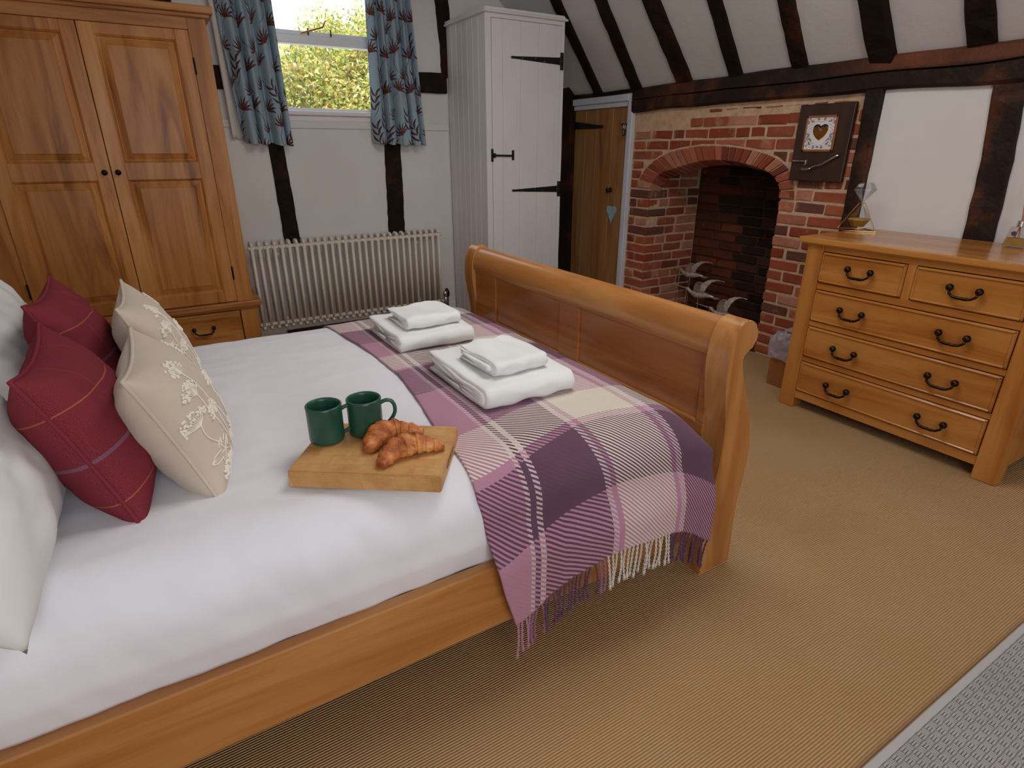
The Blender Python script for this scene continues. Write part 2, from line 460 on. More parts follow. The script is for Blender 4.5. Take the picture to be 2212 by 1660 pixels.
def m_glass(name, tint=(1,1,1,1), gl=.12):
    t = NT(name); t.t.nodes.remove(t.b)
    tr = t.t.nodes.new('ShaderNodeBsdfTransparent'); tr.inputs[0].default_value = tint
    g = t.t.nodes.new('ShaderNodeBsdfGlossy'); g.inputs['Roughness'].default_value = .02
    fr = t.t.nodes.new('ShaderNodeLayerWeight'); fr.inputs[0].default_value = .25
    mx = t.t.nodes.new('ShaderNodeMixShader')
    t.l(t.math('MULTIPLY_ADD', fr.outputs['Fresnel'], .35, gl*.12), mx.inputs[0])
    t.l(tr.outputs[0], mx.inputs[1]); t.l(g.outputs[0], mx.inputs[2]); t.l(mx.outputs[0], t.out.inputs[0])
    return t.m
M['pane'] = m_glass('window_glass')
M['clear'] = m_glass('clear_thin_glass', (.93,.94,.95,1), .4)
M['plastic_bag'] = m_plain('translucent_bin_liner', srgb(150, 140, 152), .35, var=.1, bump=.5, bs=60)
t = NT('translucent_liner'); t.color(srgb(176, 168, 178)); t.rough(.3, .5); t.b.inputs['Alpha'].default_value = .62
t.bump(t.noise(t.coord('Object'), 40, 3), .8, .01); M['liner'] = t.m
def m_mug():
    t = NT('green_glazed_stoneware'); v = t.coord('Object')
    n = t.noise(v, 260, 2); n2 = t.noise(v, 12, 3)
    t.color(t.ramp(n2, [(.3, srgb(26, 66, 54)), (.7, srgb(40, 88, 70))])); t.rough(.32, .5); t.bump(n, .15, .0006); return t.m
M['mug'] = m_mug()
def m_board():
    t = NT('end_grain_chopping_board'); v = t.coord('UV')
    br = t.t.nodes.new('ShaderNodeTexBrick'); br.inputs['Scale'].default_value = 1.0
    br.inputs['Brick Width'].default_value = .085; br.inputs['Row Height'].default_value = .042; br.inputs['Mortar Size'].default_value = .0004
    br.inputs['Color1'].default_value = srgb(200, 152, 94); br.inputs['Color2'].default_value = srgb(180, 126, 68); br.inputs['Mortar'].default_value = srgb(150, 105, 60)
    br.inputs['Bias'].default_value = -.1
    t.l(v, br.inputs['Vector'])
    n = t.noise(t.coord('UV', (14, 14, 1)), 1.0, 5, .65); g = t.noise(t.coord('UV', (20, 200, 1)), 1, 3)
    c = t.mix(t.ramp(n, [(.42, (0,0,0,1)), (.68, (.7,.7,.7,1))]), br.outputs[0], srgb(158, 102, 48))
    c = t.mix(t.math('MULTIPLY', g, .25), c, srgb(226, 190, 136))
    t.color(c); t.rough(.5, .35); t.bump(g, .1, .001); return t.m
M['board'] = m_board()
def m_croissant():
    t = NT('baked_flaky_pastry'); v = t.coord('Object')
    n = t.noise(v, 60, 5, .7); n2 = t.noise(v, 22, 3)
    c = t.ramp(n2, [(.32, srgb(130, 62, 24)), (.5, srgb(192, 108, 48)), (.68, srgb(222, 160, 96))])
    c = t.mix(t.ramp(n, [(.55, (0,0,0,1)), (.68, (.8,.8,.8,1))]), c, srgb(104, 42, 16))
    t.color(c); t.rough(.4, .5); t.bump(n, 1.0, .006); return t.m
M['croissant'] = m_croissant()
M['blue_heart'] = m_plain('pale_blue_painted_wood', srgb(150, 186, 200), .6)
M['amber_glass'] = m_plain('amber_mirror', srgb(150, 100, 44), .12, .6)
M['plaque_wood'] = m_wood('dark_stained_plaque_wood', srgb(54, 31, 20), srgb(38, 21, 14), srgb(62, 37, 24), 'z', .45, 0, knots=False)
M['copper_wood'] = m_wood('light_wood_frame', srgb(150, 92, 48), srgb(126, 74, 36), srgb(160, 104, 60), 'z', .4, 0, knots=False)
M['bird'] = m_plain('weathered_metal_bird', srgb(196, 182, 170), .4, .35, var=.12, vs=40)
M['rope'] = m_plain('thin_wire', srgb(190, 180, 165), .4, .6)
M['sand'] = m_plain('gold_sand', srgb(180, 138, 60), .7, .2, bump=.5)
M['oil'] = m_glass('amber_oil', (.85, .62, .22, 1), .3)
M['reed'] = m_plain('reed_stick', srgb(190, 130, 96), .8)
M['rug_weave'] = m_fabric('grey_rug_yarn', srgb(172, 166, 162), srgb(162, 156, 153), .95, 400, .2, .6)
M['rug_border'] = m_fabric('pale_grey_rug_binding', srgb(178, 174, 172), None, .95, 400, .2, .4)
M['rug_dark'] = m_fabric('dark_grey_rug_end', srgb(84, 80, 78), None, .95, 400, .2, .4)
# ------------------------------------------------------------------ room shell
def floor_z(y): return 0.0 if y < 2.6 else -(y-2.6)*0.05
XW, XE, YS, YN, ZC = -1.05, 3.63, -1.6, 5.05, 2.95

m = MB(); m.grid(lambda u, v: (XW-.1+u*(XE+.15-XW+.1), YS-.1+v*(YN+.2-YS), floor_z(YS-.1+v*(YN+.2-YS))), 8, 60)
fl = m.build('floor', M['floor']); tag(fl, 'ribbed golden sisal carpet over the whole room', kind='structure')
m = MB(); m.box(XW-.1, XE+.9, YS-.1, YN+.1, -.45, -.30); tag(m.build('floor_slab', M['mortar'], fl))

# north wall with the window opening
WX0, WX1, WZ0, WZ1 = .80, 1.95, 1.655, 2.86
m = MB()
m.box(XW-.1, WX0, YN, YN+.14, -.3, 3.1); m.box(WX1, XE+.6, YN, YN+.14, -.3, 3.1)
m.box(WX0, WX1, YN, YN+.14, -.3, WZ0); m.box(WX0, WX1, YN, YN+.14, WZ1, 3.1)
wall_n = tag(m.build('wall_north', M['plaster']), 'white plastered gable wall with dark timbers and the window', kind='structure')
m = MB(); m.box(.50, 2.37, YN-.014, YN, -.28, 1.548, .004); m.build('plaster_panel', M['plaster'], wall_n)
m = MB(); m.box(.50, 2.37, YN-.020, YN-.012, 1.548, 1.600, .003); m.build('ledge_board', M['plaster'], wall_n)

def timber(name, pts, w, d, mat, parent, seg=10, jit=.006, normal=(0, -1, 0), seed=0):
    """hand-hewn timber along pts (polyline), width vector w (3D) at each end, depth d along normal"""
    rnd = random.Random(seed); m = MB(); P = [Vector(p) for p in pts]
    N = Vector(normal).normalized(); rings = []
    L = sum((P[i+1]-P[i]).length for i in range(len(P)-1)); acc = 0
    for i in range(len(P)-1):
        a, b = P[i], P[i+1]; n = max(2, int(seg*(b-a).length/L))
        for k in range(n + (1 if i == len(P)-2 else 0)):
            t = k/n; rings.append((a.lerp(b, t), (acc+(b-a).length*t)/L))
        acc += (b-a).length
    vs = []
    for c, t in rings:
        W = Vector(w[0]).lerp(Vector(w[1]), t)
        j = [rnd.uniform(-jit, jit) for _ in range(5)]
        l = c - W/2*(1+j[0]/.05*.35) ; r = c + W/2*(1+j[1]/.05*.35)
        bl = W.normalized()*min(.008, W.length*.12)
        vs += [l - N*.03, l + N*(d*.8+j[2]*.5), l + bl + N*(d+j[2]), r - bl + N*(d+j[3]), r + N*(d*.8+j[3]*.5), r - N*.03]
    K = 6; n = len(rings); fs = []
    for i in range(n-1):
        for k in range(K):
            fs.append((i*K+k, i*K+(k+1) % K, (i+1)*K+(k+1) % K, (i+1)*K+k))
    fs.append(tuple(range(K))); fs.append(tuple((n-1)*K+k for k in range(K))[::-1])
    m.add(vs, fs)
    return m.build(name, mat, parent)
tn = lambda pts, w0, w1, s: timber('timber_stud', pts, ((w0,0,0),(w1,0,0)), .02, M['timber'], wall_n, seed=s, seg=22)
tn([(.935, YN-.012, .66), (.927, YN-.012, .75), (.907, YN-.012, 1.40), (.895, YN-.012, 1.60)], .125, .105, 1)
tn([(1.82, YN-.012, .66), (1.823, YN-.012, .745), (1.838, YN-.012, 1.42), (1.84, YN-.012, 1.60)], .150, .135, 2)
tn([(2.375, YN, 1.96), (2.375, YN, 2.2), (2.35, YN, 2.52), (2.34, YN, 2.95)], .10, .13, 3)
tn([(3.01, YN, 1.9), (3.005, YN, 2.58), (3.0, YN, 2.95)], .11, .11, 4)
tn([(.305, YN, 1.9), (.307, YN, 2.3), (.31, YN, 2.95)], .14, .14, 5)
timber('timber_rail', [(-1.05, YN, 1.872), (.66, YN, 1.873)], ((0,0,.145),(0,0,.15)), .03, M['timber'], wall_n, seed=6)
timber('timber_rail', [(2.0, YN, 1.912), (2.36, YN, 1.918)], ((0,0,.152),(0,0,.158)), .035, M['timber'], wall_n, seed=7, seg=5, jit=.003)
bb = MB(); bb.box(.52, 2.37, YN-.03, YN-.012, -.14, .02, .004)
tag(bb.build('baseboard_north', M['white_paint']), kind='structure')

# window: frame, transom, sill, panes, brass stay
win = empty('window_1', (1.37, YN+.05, 1.66), 'white framed window over the radiator with a tree outside', kind='structure')
m = MB()
m.box(WX0, WX1, YN+.02, YN+.10, WZ0, 1.695, .004); m.box(WX0, WX1, YN+.02, YN+.10, WZ1-.05, WZ1, .004)
m.box(WX0, WX0+.06, YN+.02, YN+.10, WZ0, WZ1, .004); m.box(WX1-.06, WX1, YN+.02, YN+.10, WZ0, WZ1, .004)
m.build('window_frame', M['upvc'], win)
m = MB(); m.box(WX0, WX1, YN+.005, YN+.09, 2.128, 2.190, .006); m.box(WX0+.02, WX1-.02, YN+.02, YN+.085, 2.186, 2.216, .004)
m.build('transom', M['upvc'], win)
m = MB(); m.box(WX0-.03, WX1+.03, YN-.045, YN+.05, 1.640, 1.672, .010); m.box(WX0, WX1, YN-.02, YN, 1.60, 1.640, .004)
m.build('window_sill', M['white_paint'], win)
m = MB(); m.box(WX0+.05, WX1-.05, YN+.055, YN+.060, 1.69, 2.13); m.build('pane', M['pane'], win)
m = MB(); m.box(WX0+.05, WX1-.05, YN+.065, YN+.070, 2.21, WZ1-.04); m.build('pane', M['pane'], win)
m = MB()
m.tube([(1.195, YN-.006, 2.197), (1.27, YN-.012, 2.218), (1.34, YN-.014, 2.240), (1.362, YN-.014, 2.247)], [.004, .0065, .006, .007], 8)
m.tube([(1.362, YN-.014, 2.247), (1.372, YN-.014, 2.268), (1.385, YN-.014, 2.288), (1.402, YN-.014, 2.292)], [.007, .006, .0045, .002], 8)
m.build('window_stay', M['brass'], win)
m = MB()
for px in (1.255, 1.424): m.tube([(px, YN+.01, 2.19), (px, YN+.01, 2.236)], .005, 8)
m.build('stay_pin', M['black_iron'], win)

# curtain rail above the frame of the picture
cr = MB(); cr.tube([(.5, YN-.13, 2.80), (2.3, YN-.13, 2.80)], .012, 10)
for px in (.6, 2.2): cr.box(px-.01, px+.01, YN-.13, YN, 2.785, 2.815)
thing_mesh(cr, 'curtain_rail', M['bronze'], (1.4, YN-.1, 2.8), 'dark curtain rail over the window', 'curtain rail', smooth=False)

# other walls (behind / beside the camera)
m = MB(); m.box(XW-.1, XE+.6, YS-.12, YS, -.3, 3.1); tag(m.build('wall_south', M['plaster']), 'plain white wall behind the camera', kind='structure')
m = MB(); m.box(XW-.12, XW, YS-.1, YN+.1, -.3, 3.1); tag(m.build('wall_west', M['plaster']), 'plain white wall at the head of the bed', kind='structure')

# ceiling: slope over the fireplace wall and flat part
m = MB()
m.prism([(XE+.02, 1.84), (2.52, 2.95), (2.52, 3.1), (XE+.4, 3.1), (XE+.4, 1.84)], 'y', YS-.1, YN+.1)
m.box(XW-.1, 2.54, YS-.1, YN+.1, ZC, ZC+.15)
ceil = tag(m.build('ceiling', M['plaster_ceiling']), 'white sloping ceiling between dark rafters', kind='structure')
nrm = Vector((-1, 0, -1)).normalized()
for i, (y0, y1, t0, t1, zt) in enumerate([(4.488, 4.579, 4.27, 4.39, 2.48), (3.985, 4.095, 3.84, 3.95, 2.40), (3.433, 3.571, 3.34, 3.49, 2.32), (2.987, 3.091, 2.91, 3.0, 2.25), (2.507, 2.605, 2.45, 2.54, 2.18), (1.985, 2.115, 1.955, 2.085, 2.11), (1.525, 1.64, 1.505, 1.62, 2.04), (1.02, 1.14, 1.0, 1.12, 2.04), (.5, .62, .5, .62, 2.04)]):
    k = (2.93-1.85)/(zt-1.85); ys, ye = (y0+y1)/2, (y0+y1)/2+((t0+t1)/2-(y0+y1)/2)*k
    x0, z0 = XE+.02, 1.84; dep = .05 if i == 5 else .028
    wdt = (y1-y0)*1.02; mid = ((ys+ye)/2 + random.Random(i).uniform(-.02, .02))
    timber('rafter', [(x0, ys, z0), ((x0+2.54)/2, mid, (z0+2.95)/2), (2.54, ye, 2.95)], ((0, wdt, 0), (0, (t1-t0)*1.05, 0)), dep, M['timber'], ceil, seg=26, jit=.006, normal=nrm, seed=20+i)

# fireplace wall: plaster panels, timber studs, big beam
m = MB()
m.box(XE, XE+.12, YS-.1, 2.05, -.3, 1.95); m.box(XE, XE+.12, 4.90, YN+.05, -.3, 1.95)
m.box(XE, XE+.12, 4.04, 4.90, 1.80, 1.95); m.box(XE, XE+.12, 2.05, 4.04, 1.70, 1.95)
m.box(XE+.14, XE+.2, 4.0, 5.0, -.3, 1.95)
wall_e = tag(m.build('wall_east', M['plaster']), 'timber framed fireplace wall with white plaster panels', kind='structure')
def beam(name, y0, y1, z0, z1, proud, seed, n=70):
    rnd = random.Random(seed); m = MB(); rings = []
    for i in range(n+1):
        y = y0+(y1-y0)*i/n
        wv = noise.noise(Vector((y*1.7, seed, 0)))*.010; wb = noise.noise(Vector((y*2.3, seed+5, 0)))*.012
        d = proud+noise.noise(Vector((y*3, seed, 9)))*.008
        zt, zb = z1(y)+wv, z0(y)+wb; zc = zb+(zt-zb)*(.52+.10*noise.noise(Vector((y*1.3, 3, seed))))
        cr_ = .010 if .15 < noise.noise(Vector((y*.9+4, 7, seed)))+.45 else .002
        rings.append([(XE+.05, y, zb), (XE-d*.6, y, zb), (XE-d, y, zb+.015), (XE-d-.004, y, zc-.006), (XE-d+cr_*1.6, y, zc), (XE-d-.004, y, zc+.005), (XE-d, y, zt-.015), (XE-d*.6, y, zt), (XE+.05, y, zt)])
    K = 9
    vs = [p for r in rings for p in r]
    fs = [(i*K+k, i*K+(k+1) % K, (i+1)*K+(k+1) % K, (i+1)*K+k) for i in range(n) for k in range(K)]
    fs += [tuple(range(K)), tuple(n*K+k for k in range(K))[::-1]]
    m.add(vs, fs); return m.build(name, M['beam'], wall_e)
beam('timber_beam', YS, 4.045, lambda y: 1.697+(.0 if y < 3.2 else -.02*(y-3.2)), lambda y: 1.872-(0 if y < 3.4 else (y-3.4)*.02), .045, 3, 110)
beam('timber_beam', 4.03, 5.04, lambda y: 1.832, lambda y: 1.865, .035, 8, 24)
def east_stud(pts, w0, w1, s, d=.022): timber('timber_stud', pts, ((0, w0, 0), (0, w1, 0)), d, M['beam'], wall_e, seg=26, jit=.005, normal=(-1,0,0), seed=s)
east_stud([(XE, 2.045, -.02), (XE, 2.045, .98), (XE, 2.048, 1.40), (XE, 2.055, 1.74)], .085, .095, 31, .035)
east_stud([(XE, 1.36, -.02), (XE, 1.368, .98), (XE, 1.385, 1.35), (XE, 1.425, 1.71)], .14, .13, 32)
east_stud([(XE, .65, -.02), (XE, .66, .98), (XE, .66, 1.71)], .14, .13, 33)
timber('corner_post', [(XE-.01, 4.955, -.16), (XE-.01, 4.96, .9), (XE-.015, 4.965, 1.80), (XE-.05, 4.97, 1.95)], ((0,.17,0),(0,.15,0)), .03, M['timber'], wall_e, seg=16, normal=(-1,0,0), seed=34)

# small plank door
door = empty('door_1', (XE, 4.5, -.1), 'small old pine plank door beside the fireplace', kind='structure')
ys = [4.125, 4.33, 4.555, 4.72, 4.885]
for i in range(4):
    m = MB(); m.box(XE+.005, XE+.035, ys[i]+.0012, ys[i+1]-.0012, -.11, 1.735, .003)
    m.build('plank', M['door_wood'], door)
fr = MB()
fr.box(XE-.035, XE+.06, 4.045, 4.10, -.12, 1.828, .004); fr.box(XE-.015, XE+.06, 4.10, 4.128, -.12, 1.76, .003)
fr.box(XE-.035, XE+.06, 4.10, 4.885, 1.775, 1.828, .004); fr.box(XE-.015, XE+.06, 4.10, 4.885, 1.735, 1.776, .003)
tag(fr.build('door_frame', M['white_paint_cool'], door), 'cool white painted door frame')
m = MB(); m.prism([(4.88, 1.640), (4.88, 1.575), (4.50, 1.573), (4.455, 1.588), (4.50, 1.598)], 'x', XE-.006, XE+.006)
m.ball((XE-.005, 4.463, 1.587), .014, 8, (.4, 1, 1)); m.build('strap_hinge', M['black_iron'], door)
m = MB(); m.lathe([(0, .0), (.020, 0), (.022, .004), (.010, .010), (.010, .022), (.020, .030), (.023, .040), (.016, .050), (0, .053)], (0, 0, 0), 16, 'x')
m.v = [(XE+.004-p[0], 4.303+p[1], 1.052+p[2]) for p in m.v]; m.build('knob', M['black_iron'], door, smooth=True)
pk = empty('padlock', (XE-.03, 4.115, 1.56), 'small black combination padlock on the white door frame', 'padlock')
m = MB(); m.box(XE-.055, XE-.036, 4.104, 4.136, 1.505, 1.560, .004); m.build('lock_body', M['black_iron'], pk)
m = MB(); m.tube([(XE-.046, 4.110, 1.555), (XE-.046, 4.110, 1.592), (XE-.046, 4.115, 1.600), (XE-.046, 4.125, 1.600), (XE-.046, 4.130, 1.592), (XE-.046, 4.130, 1.555)], .0025, 6); m.build('shackle', M['steel'], pk)
m = MB(); m.box(XE-.046, XE-.03, 4.10, 4.165, 1.588, 1.600); m.build('hasp', M['bronze'], pk)
for k in range(3):
    m = MB(); m.box(XE-.0575, XE-.055, 4.113, 4.127, 1.513+k*.013, 1.522+k*.013, .001); m.build('number_wheel', M['steel'], pk)
hp = []
for i in range(32):
    a = 2*PI*i/32
    hx = 16*math.sin(a)**3; hy = 13*math.cos(a)-5*math.cos(2*a)-2*math.cos(3*a)-math.cos(4*a)
    s_ = .0042; yy = hy*s_*(1.0 if hy > 0 else 1.45)
    hp.append((4.268+hx*.0040, .865+yy))
m = MB(); m.prism(hp, 'x', XE-.008, XE+.002)
thing_mesh(m, 'heart_ornament', M['blue_heart'], (XE, 4.268, .85), 'pale blue wooden heart hanging on the plank door', 'ornament')

# ------------------------------------------------------------------ brick fireplace
fp = empty('fireplace', (XE, 3.1, 0), 'red brick inglenook fireplace with shallow arched opening', 'fireplace')
INN = [(3.80, 1.088), (3.775, 1.135), (3.735, 1.185), (3.66, 1.222), (3.54, 1.252), (3.42, 1.283), (3.28, 1.312), (3.12, 1.325), (2.96, 1.316), (2.81, 1.291), (2.68, 1.258), (2.60, 1.212), (2.565, 1.15), (2.56, 1.088)]
OUT = [(3.945, 1.088), (3.93, 1.173), (3.837, 1.271), (3.724, 1.333), (3.596, 1.378), (3.453, 1.403), (3.283, 1.421), (3.121, 1.421), (2.966, 1.409), (2.818, 1.390), (2.689, 1.363), (2.600, 1.330), (2.53, 1.285), (2.48, 1.21), (2.455, 1.125), (2.45, 1.088)]
def resample(P, n):
    P = [Vector((a, b)) for a, b in P]; L = [0]
    for i in range(1, len(P)): L.append(L[-1]+(P[i]-P[i-1]).length)
    out = []
    for k in range(n+1):
        d = L[-1]*k/n
        for i in range(1, len(P)):
            if L[i] >= d-1e-9:
                t = (d-L[i-1])/max(1e-9, L[i]-L[i-1]); out.append(P[i-1].lerp(P[i], t)); break
    return out
def interp(P, y):
    Q = sorted(P)
    if y <= Q[0][0] or y >= Q[-1][0]: return -9
    for i in range(1, len(Q)):
        if Q[i][0] >= y:
            t = (y-Q[i-1][0])/(Q[i][0]-Q[i-1][0]); return Q[i-1][1]+(Q[i][1]-Q[i-1][1])*t
m = MB(); XM = XE+.004
m.box(XM, XM+.12, 3.809, 4.047, -.1, 1.70); m.box(XM, XM+.12, 2.05, 2.551, -.1, 1.70)
S = [q for q in INN]
poly = [(3.809, 1.70), (3.809, 1.088)]+[(a, b+.008) for a, b in S[1:-1]]+[(2.551, 1.088), (2.551, 1.70)]
m.prism(poly, 'x', XM, XM+.12)
m.build('mortar', M['mortar'], fp)
m = MB(); m.box(XM+.02, 4.40, 3.806, 3.95, -.1, 1.9); m.build('side_wall', M['mortar'], fp)
m = MB(); m.box(4.236, 4.40, 2.45, 3.95, -.1, 1.9); m.box(XM+.02, 4.40, 2.42, 2.552, -.1, 1.9); m.box(XM+.1, 4.40, 2.42, 3.95, 1.86, 1.95)
m.box(XM+.1, XM+.12, 2.5, 3.85, 1.34, 1.9)
m.build('back_wall', M['soot_mortar'], fp)
m = MB(); m.box(XM-.004, 4.24, 2.55, 3.81, -.1, .035, .006); m.build('hearth', M['soot_mortar'], fp)

bcache = {}
def brick(x0, x1, y0, y1, z0, z1, mat='brick', rnd=random.Random(5)):
    dx, dy, dz = round(x1-x0, 2), round((y1-y0)/.02)*.02 or .02, round(z1-z0, 3)
    dx, dy = x1-x0, y1-y0
    key = (round(dx*50), round(dy*50), round(dz*200), mat, rnd.randrange(2))
    if key not in bcache:
        bm = bmesh.new(); bmesh.ops.create_cube(bm, size=1)
        for v in bm.verts: v.co = Vector((v.co.x*dx, v.co.y*dy, v.co.z*dz))
        bmesh.ops.bevel(bm, geom=bm.edges[:], offset=.0065, segments=1, affect='EDGES')
        for v in bm.verts: v.co += Vector([rnd.uniform(-.0032, .0032) for _ in range(3)])
        bmesh.ops.recalc_face_normals(bm, faces=bm.faces)
        me = bpy.data.meshes.new('brick'); bm.to_mesh(me); bm.free(); me.materials.append(M[mat]); bcache[key] = me
    o = bpy.data.objects.new('brick', bcache[key]); COL.objects.link(o); o.parent = fp
    o.location = Vector(((x0+x1)/2+rnd.uniform(-.003, .003), (y0+y1)/2, (z0+z1)/2+rnd.uniform(-.002, .002))) - fp.location
    o.rotation_euler = (rnd.uniform(-.012, .012), rnd.uniform(-.01, .01), 0)
    return o
def brick_poly(poly, x0, x1, mat='brick', rnd=random.Random(9)):
    c = Vector((sum(p[0] for p in poly)/len(poly), sum(p[1] for p in poly)/len(poly)))
    mm = MB(); n = len(poly); xm = x0+.006
    sh = [tuple(Vector(p)+(c-Vector(p)).normalized()*.006) for p in poly]
    j = [rnd.uniform(-.002, .002) for _ in poly]
    vs = [(x0+j[i]*.7, sh[i][0], sh[i][1]) for i in range(n)] + [(xm, poly[i][0], poly[i][1]) for i in range(n)] + [(x1, poly[i][0], poly[i][1]) for i in range(n)]
    fs = [tuple(range(n))] + [(a*n+i, a*n+(i+1) % n, (a+1)*n+(i+1) % n, (a+1)*n+i) for a in (0, 1) for i in range(n)] + [tuple(range(2*n, 3*n))]
    mm.add(vs, fs); return mm.build('brick', M[mat], fp)

CH, JT = .077, .0155
rb = random.Random(11)
XF = XE-.003
for k in range(21):
    z0, z1 = .012+CH*k, .012+CH*(k+1)-JT
    if z1 < 1.095:
        # left pier with wrapped corner bricks
        if k % 2:
            brick(XF, XF+.215, 3.80, 4.03-rb.uniform(0, .01), z0, z1)
            xs = XF+.215
        else:
            cut = 3.93+rb.uniform(-.02, .02)
            brick(XF, XF+.10, cut+.012, 4.03, z0, z1); brick(XF, XF+.115, 3.80, cut, z0, z1); xs = XF+.115
        x = xs+.012
        while x < 4.19:
            L = rb.choice([.11, .215, .215, .225, .2]); e = min(x+L, 4.228)
            if 4.228-e < .05: e = 4.228
            brick(x, e, 3.80, 3.86, z0, z1); x = e+.012
        # right pier
        y = 2.56; first = True
        segs = [.215, .225, .215] if k % 2 == 0 else [.11, .205, .13, .2]
        for si, L in enumerate(segs):
            e = y-L*rb.uniform(.95, 1.06)
            if e < 2.13: e = 2.088
            if y-e > .03: brick(XF, XF+(.10), e, y, z0, z1)
            y = e-.013
            if y < 2.11: break
    elif z0 < 1.40:
        x = XE+.13
        while x < 4.2:                              # side wall goes on above the springing
            e = min(x+.215, 4.228); brick(x, e, 3.80, 3.86, z0, z1); x = e+.012
    if z1 >= 1.095:
        y = 4.03+rb.uniform(-.01, 0) if k < 20 else 3.42
        off = rb.uniform(0, .1)
        first = True
        while y > 2.10:
            L = rb.choice([.215, .225, .2, .23, .21, .11, .25]) - (off if first else 0); first = False
            e = max(y-L, 2.088)
            if e - 2.088 < .05: e = 2.088
            cols = []
            for q in range(7):
                yy = y+(e-y)*q/6; b = max(z0, interp(OUT, yy)+.016)
                if z1-b > .012: cols.append((yy, b))
            if len(cols) == 7 and all(abs(c[1]-z0) < 1e-6 for c in cols): brick(XF, XF+.09, e, y, z0, z1)
            elif len(cols) >= 3:
                brick_poly([(c[0], z1) for c in (cols[0], cols[-1])][::-1]+[(c[0], c[1]) for c in cols], XF, XF+.09)
            y = e-.013
# thin cut bricks right under the beam
y = 3.25
while y > 2.12:
    L = rb.uniform(.07, .16); brick(XF+.004, XF+.06, max(y-L, 2.1), y, 1.645+rb.uniform(0, .006), 1.664+rb.uniform(0, .006)); y -= L+rb.uniform(.02, .05)
# arch ring
NV = 27
ip, op = resample(INN, NV), resample(OUT, NV)
for i in range(NV):
    g = .10
    a0, a1 = ip[i].lerp(ip[i+1], g), ip[i+1].lerp(ip[i], g); b0, b1 = op[i].lerp(op[i+1], g), op[i+1].lerp(op[i], g)
    mm = MB(); X0, X1 = XF-.006, XF+.125; jj = rb.uniform(-.004, .004); dr = -.035
    c = (a0+a1+b0+b1)/4
    sh = [p+(c-p)*.09 for p in (a0, a1, b1, b0)]; fu = [a0, a1, b1, b0]
    vs = [(X0+jj, p.x, p.y) for p in sh]+[(X0+.006+jj, p.x, p.y) for p in fu]+[(X1, p.x, p.y+dr) for p in fu]
    fs = [(0,1,2,3), (8,9,10,11)]+[(a*4+q, a*4+(q+1) % 4, (a+1)*4+(q+1) % 4, (a+1)*4+q) for a in (0, 1) for q in range(4)]
    mm.add(vs, fs); mm.build('arch_brick', M['brick'], fp)
# back wall, sooty towards the right
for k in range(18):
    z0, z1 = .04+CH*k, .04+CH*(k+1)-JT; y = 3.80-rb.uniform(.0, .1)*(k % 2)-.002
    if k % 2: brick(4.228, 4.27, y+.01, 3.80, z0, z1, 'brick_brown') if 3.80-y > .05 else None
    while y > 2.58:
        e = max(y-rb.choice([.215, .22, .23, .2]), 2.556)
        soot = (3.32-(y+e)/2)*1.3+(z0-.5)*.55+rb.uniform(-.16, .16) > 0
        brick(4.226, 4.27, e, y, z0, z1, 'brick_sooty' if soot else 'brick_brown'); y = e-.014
# ------------------------------------------------------------------ wardrobe
def raised_panel(name, x0, x1, z0, z1, y, mat, parent, sgn=-1, bw=.032, depth=.014):
    """fielded panel facing -Y: sunk edge, sloping bevel, raised field"""
    m = MB()
    def R(i, d): return [(x0+i, y+d, z0+i), (x1-i, y+d, z0+i), (x1-i, y+d, z1-i), (x0+i, y+d, z1-i)]
    L = [R(0, 0), R(.008, .006), R(.012, depth), R(.016, depth), R(.016+bw, .003), R(.020+bw, .0), R(.02+bw+.004, .0)]
    vs = [p for r in L for p in r]; n = len(L)
    fs = [(i*4+k, i*4+(k+1) % 4, (i+1)*4+(k+1) % 4, (i+1)*4+k) for i in range(n-1) for k in range(4)]+[((n-1)*4, (n-1)*4+1, (n-1)*4+2, (n-1)*4+3)]
    m.add(vs, fs); return m.build(name, mat, parent)
WY = 4.45
wd = empty('wardrobe', (-.18, 4.72, floor_z(4.72)), 'large varnished knotty wood wardrobe with two panelled doors over drawers', 'wardrobe')
m = MB(); m.box(-.865, -.735, WY, WY+.03, .38, 2.135, .003); m.build('left_stile', M['ward_z'], wd)
m = MB(); m.box(.392, .497, WY, WY+.03, .38, 2.135, .003); m.build('right_stile', M['ward_z'], wd)
m = MB(); m.box(-.735, .392, WY, WY+.03, 2.066, 2.135, .002); m.build('top_rail', M['ward_x'], wd)
m = MB(); m.box(.472, .496, WY+.03, 5.03, .38, 2.135); m.build('side_panel', M['ward_z'], wd)
m = MB(); m.box(-.865, -.841, WY+.03, 5.03, .38, 2.135); m.build('side_panel', M['ward_z'], wd)
m = MB(); m.box(-.84, .47, 4.99, 5.01, .38, 2.13); m.box(-.84, .47, WY+.03, 5.0, .38, .40); m.build('back_panel', M['ward_z'], wd)
m = MB(); m.box(-.905, .540, WY-.045, 5.035, 2.150, 2.192, .006); m.box(-.885, .520, WY-.022, 5.03, 2.130, 2.152, .006); m.build('cornice', M['ward_x'], wd)
m = MB(); m.box(-.91, .545, WY-.040, 5.035, .358, .398, .009); m.box(-.89, .525, WY-.022, 5.03, .340, .360, .005); m.build('ledge', M['ward_x'], wd)
zb = floor_z(4.6)
m = MB()
m.box(.40, .512, WY-.005, WY+.03, zb, .342, .003); m.box(-.88, -.76, WY-.005, WY+.03, zb, .342, .003); m.box(-.115, -.085, WY-.005, WY+.03, .09, .342)
m.box(-.76, .40, WY-.005, WY+.03, zb, .085, .002)
m.box(.488, .512, WY+.03, 5.03, zb, .342); m.box(-.88, -.856, WY+.03, 5.03, zb, .342); m.box(-.86, .49, WY+.05, WY+.06, zb+.03, .34)
m.build('plinth', M['ward_z'], wd)
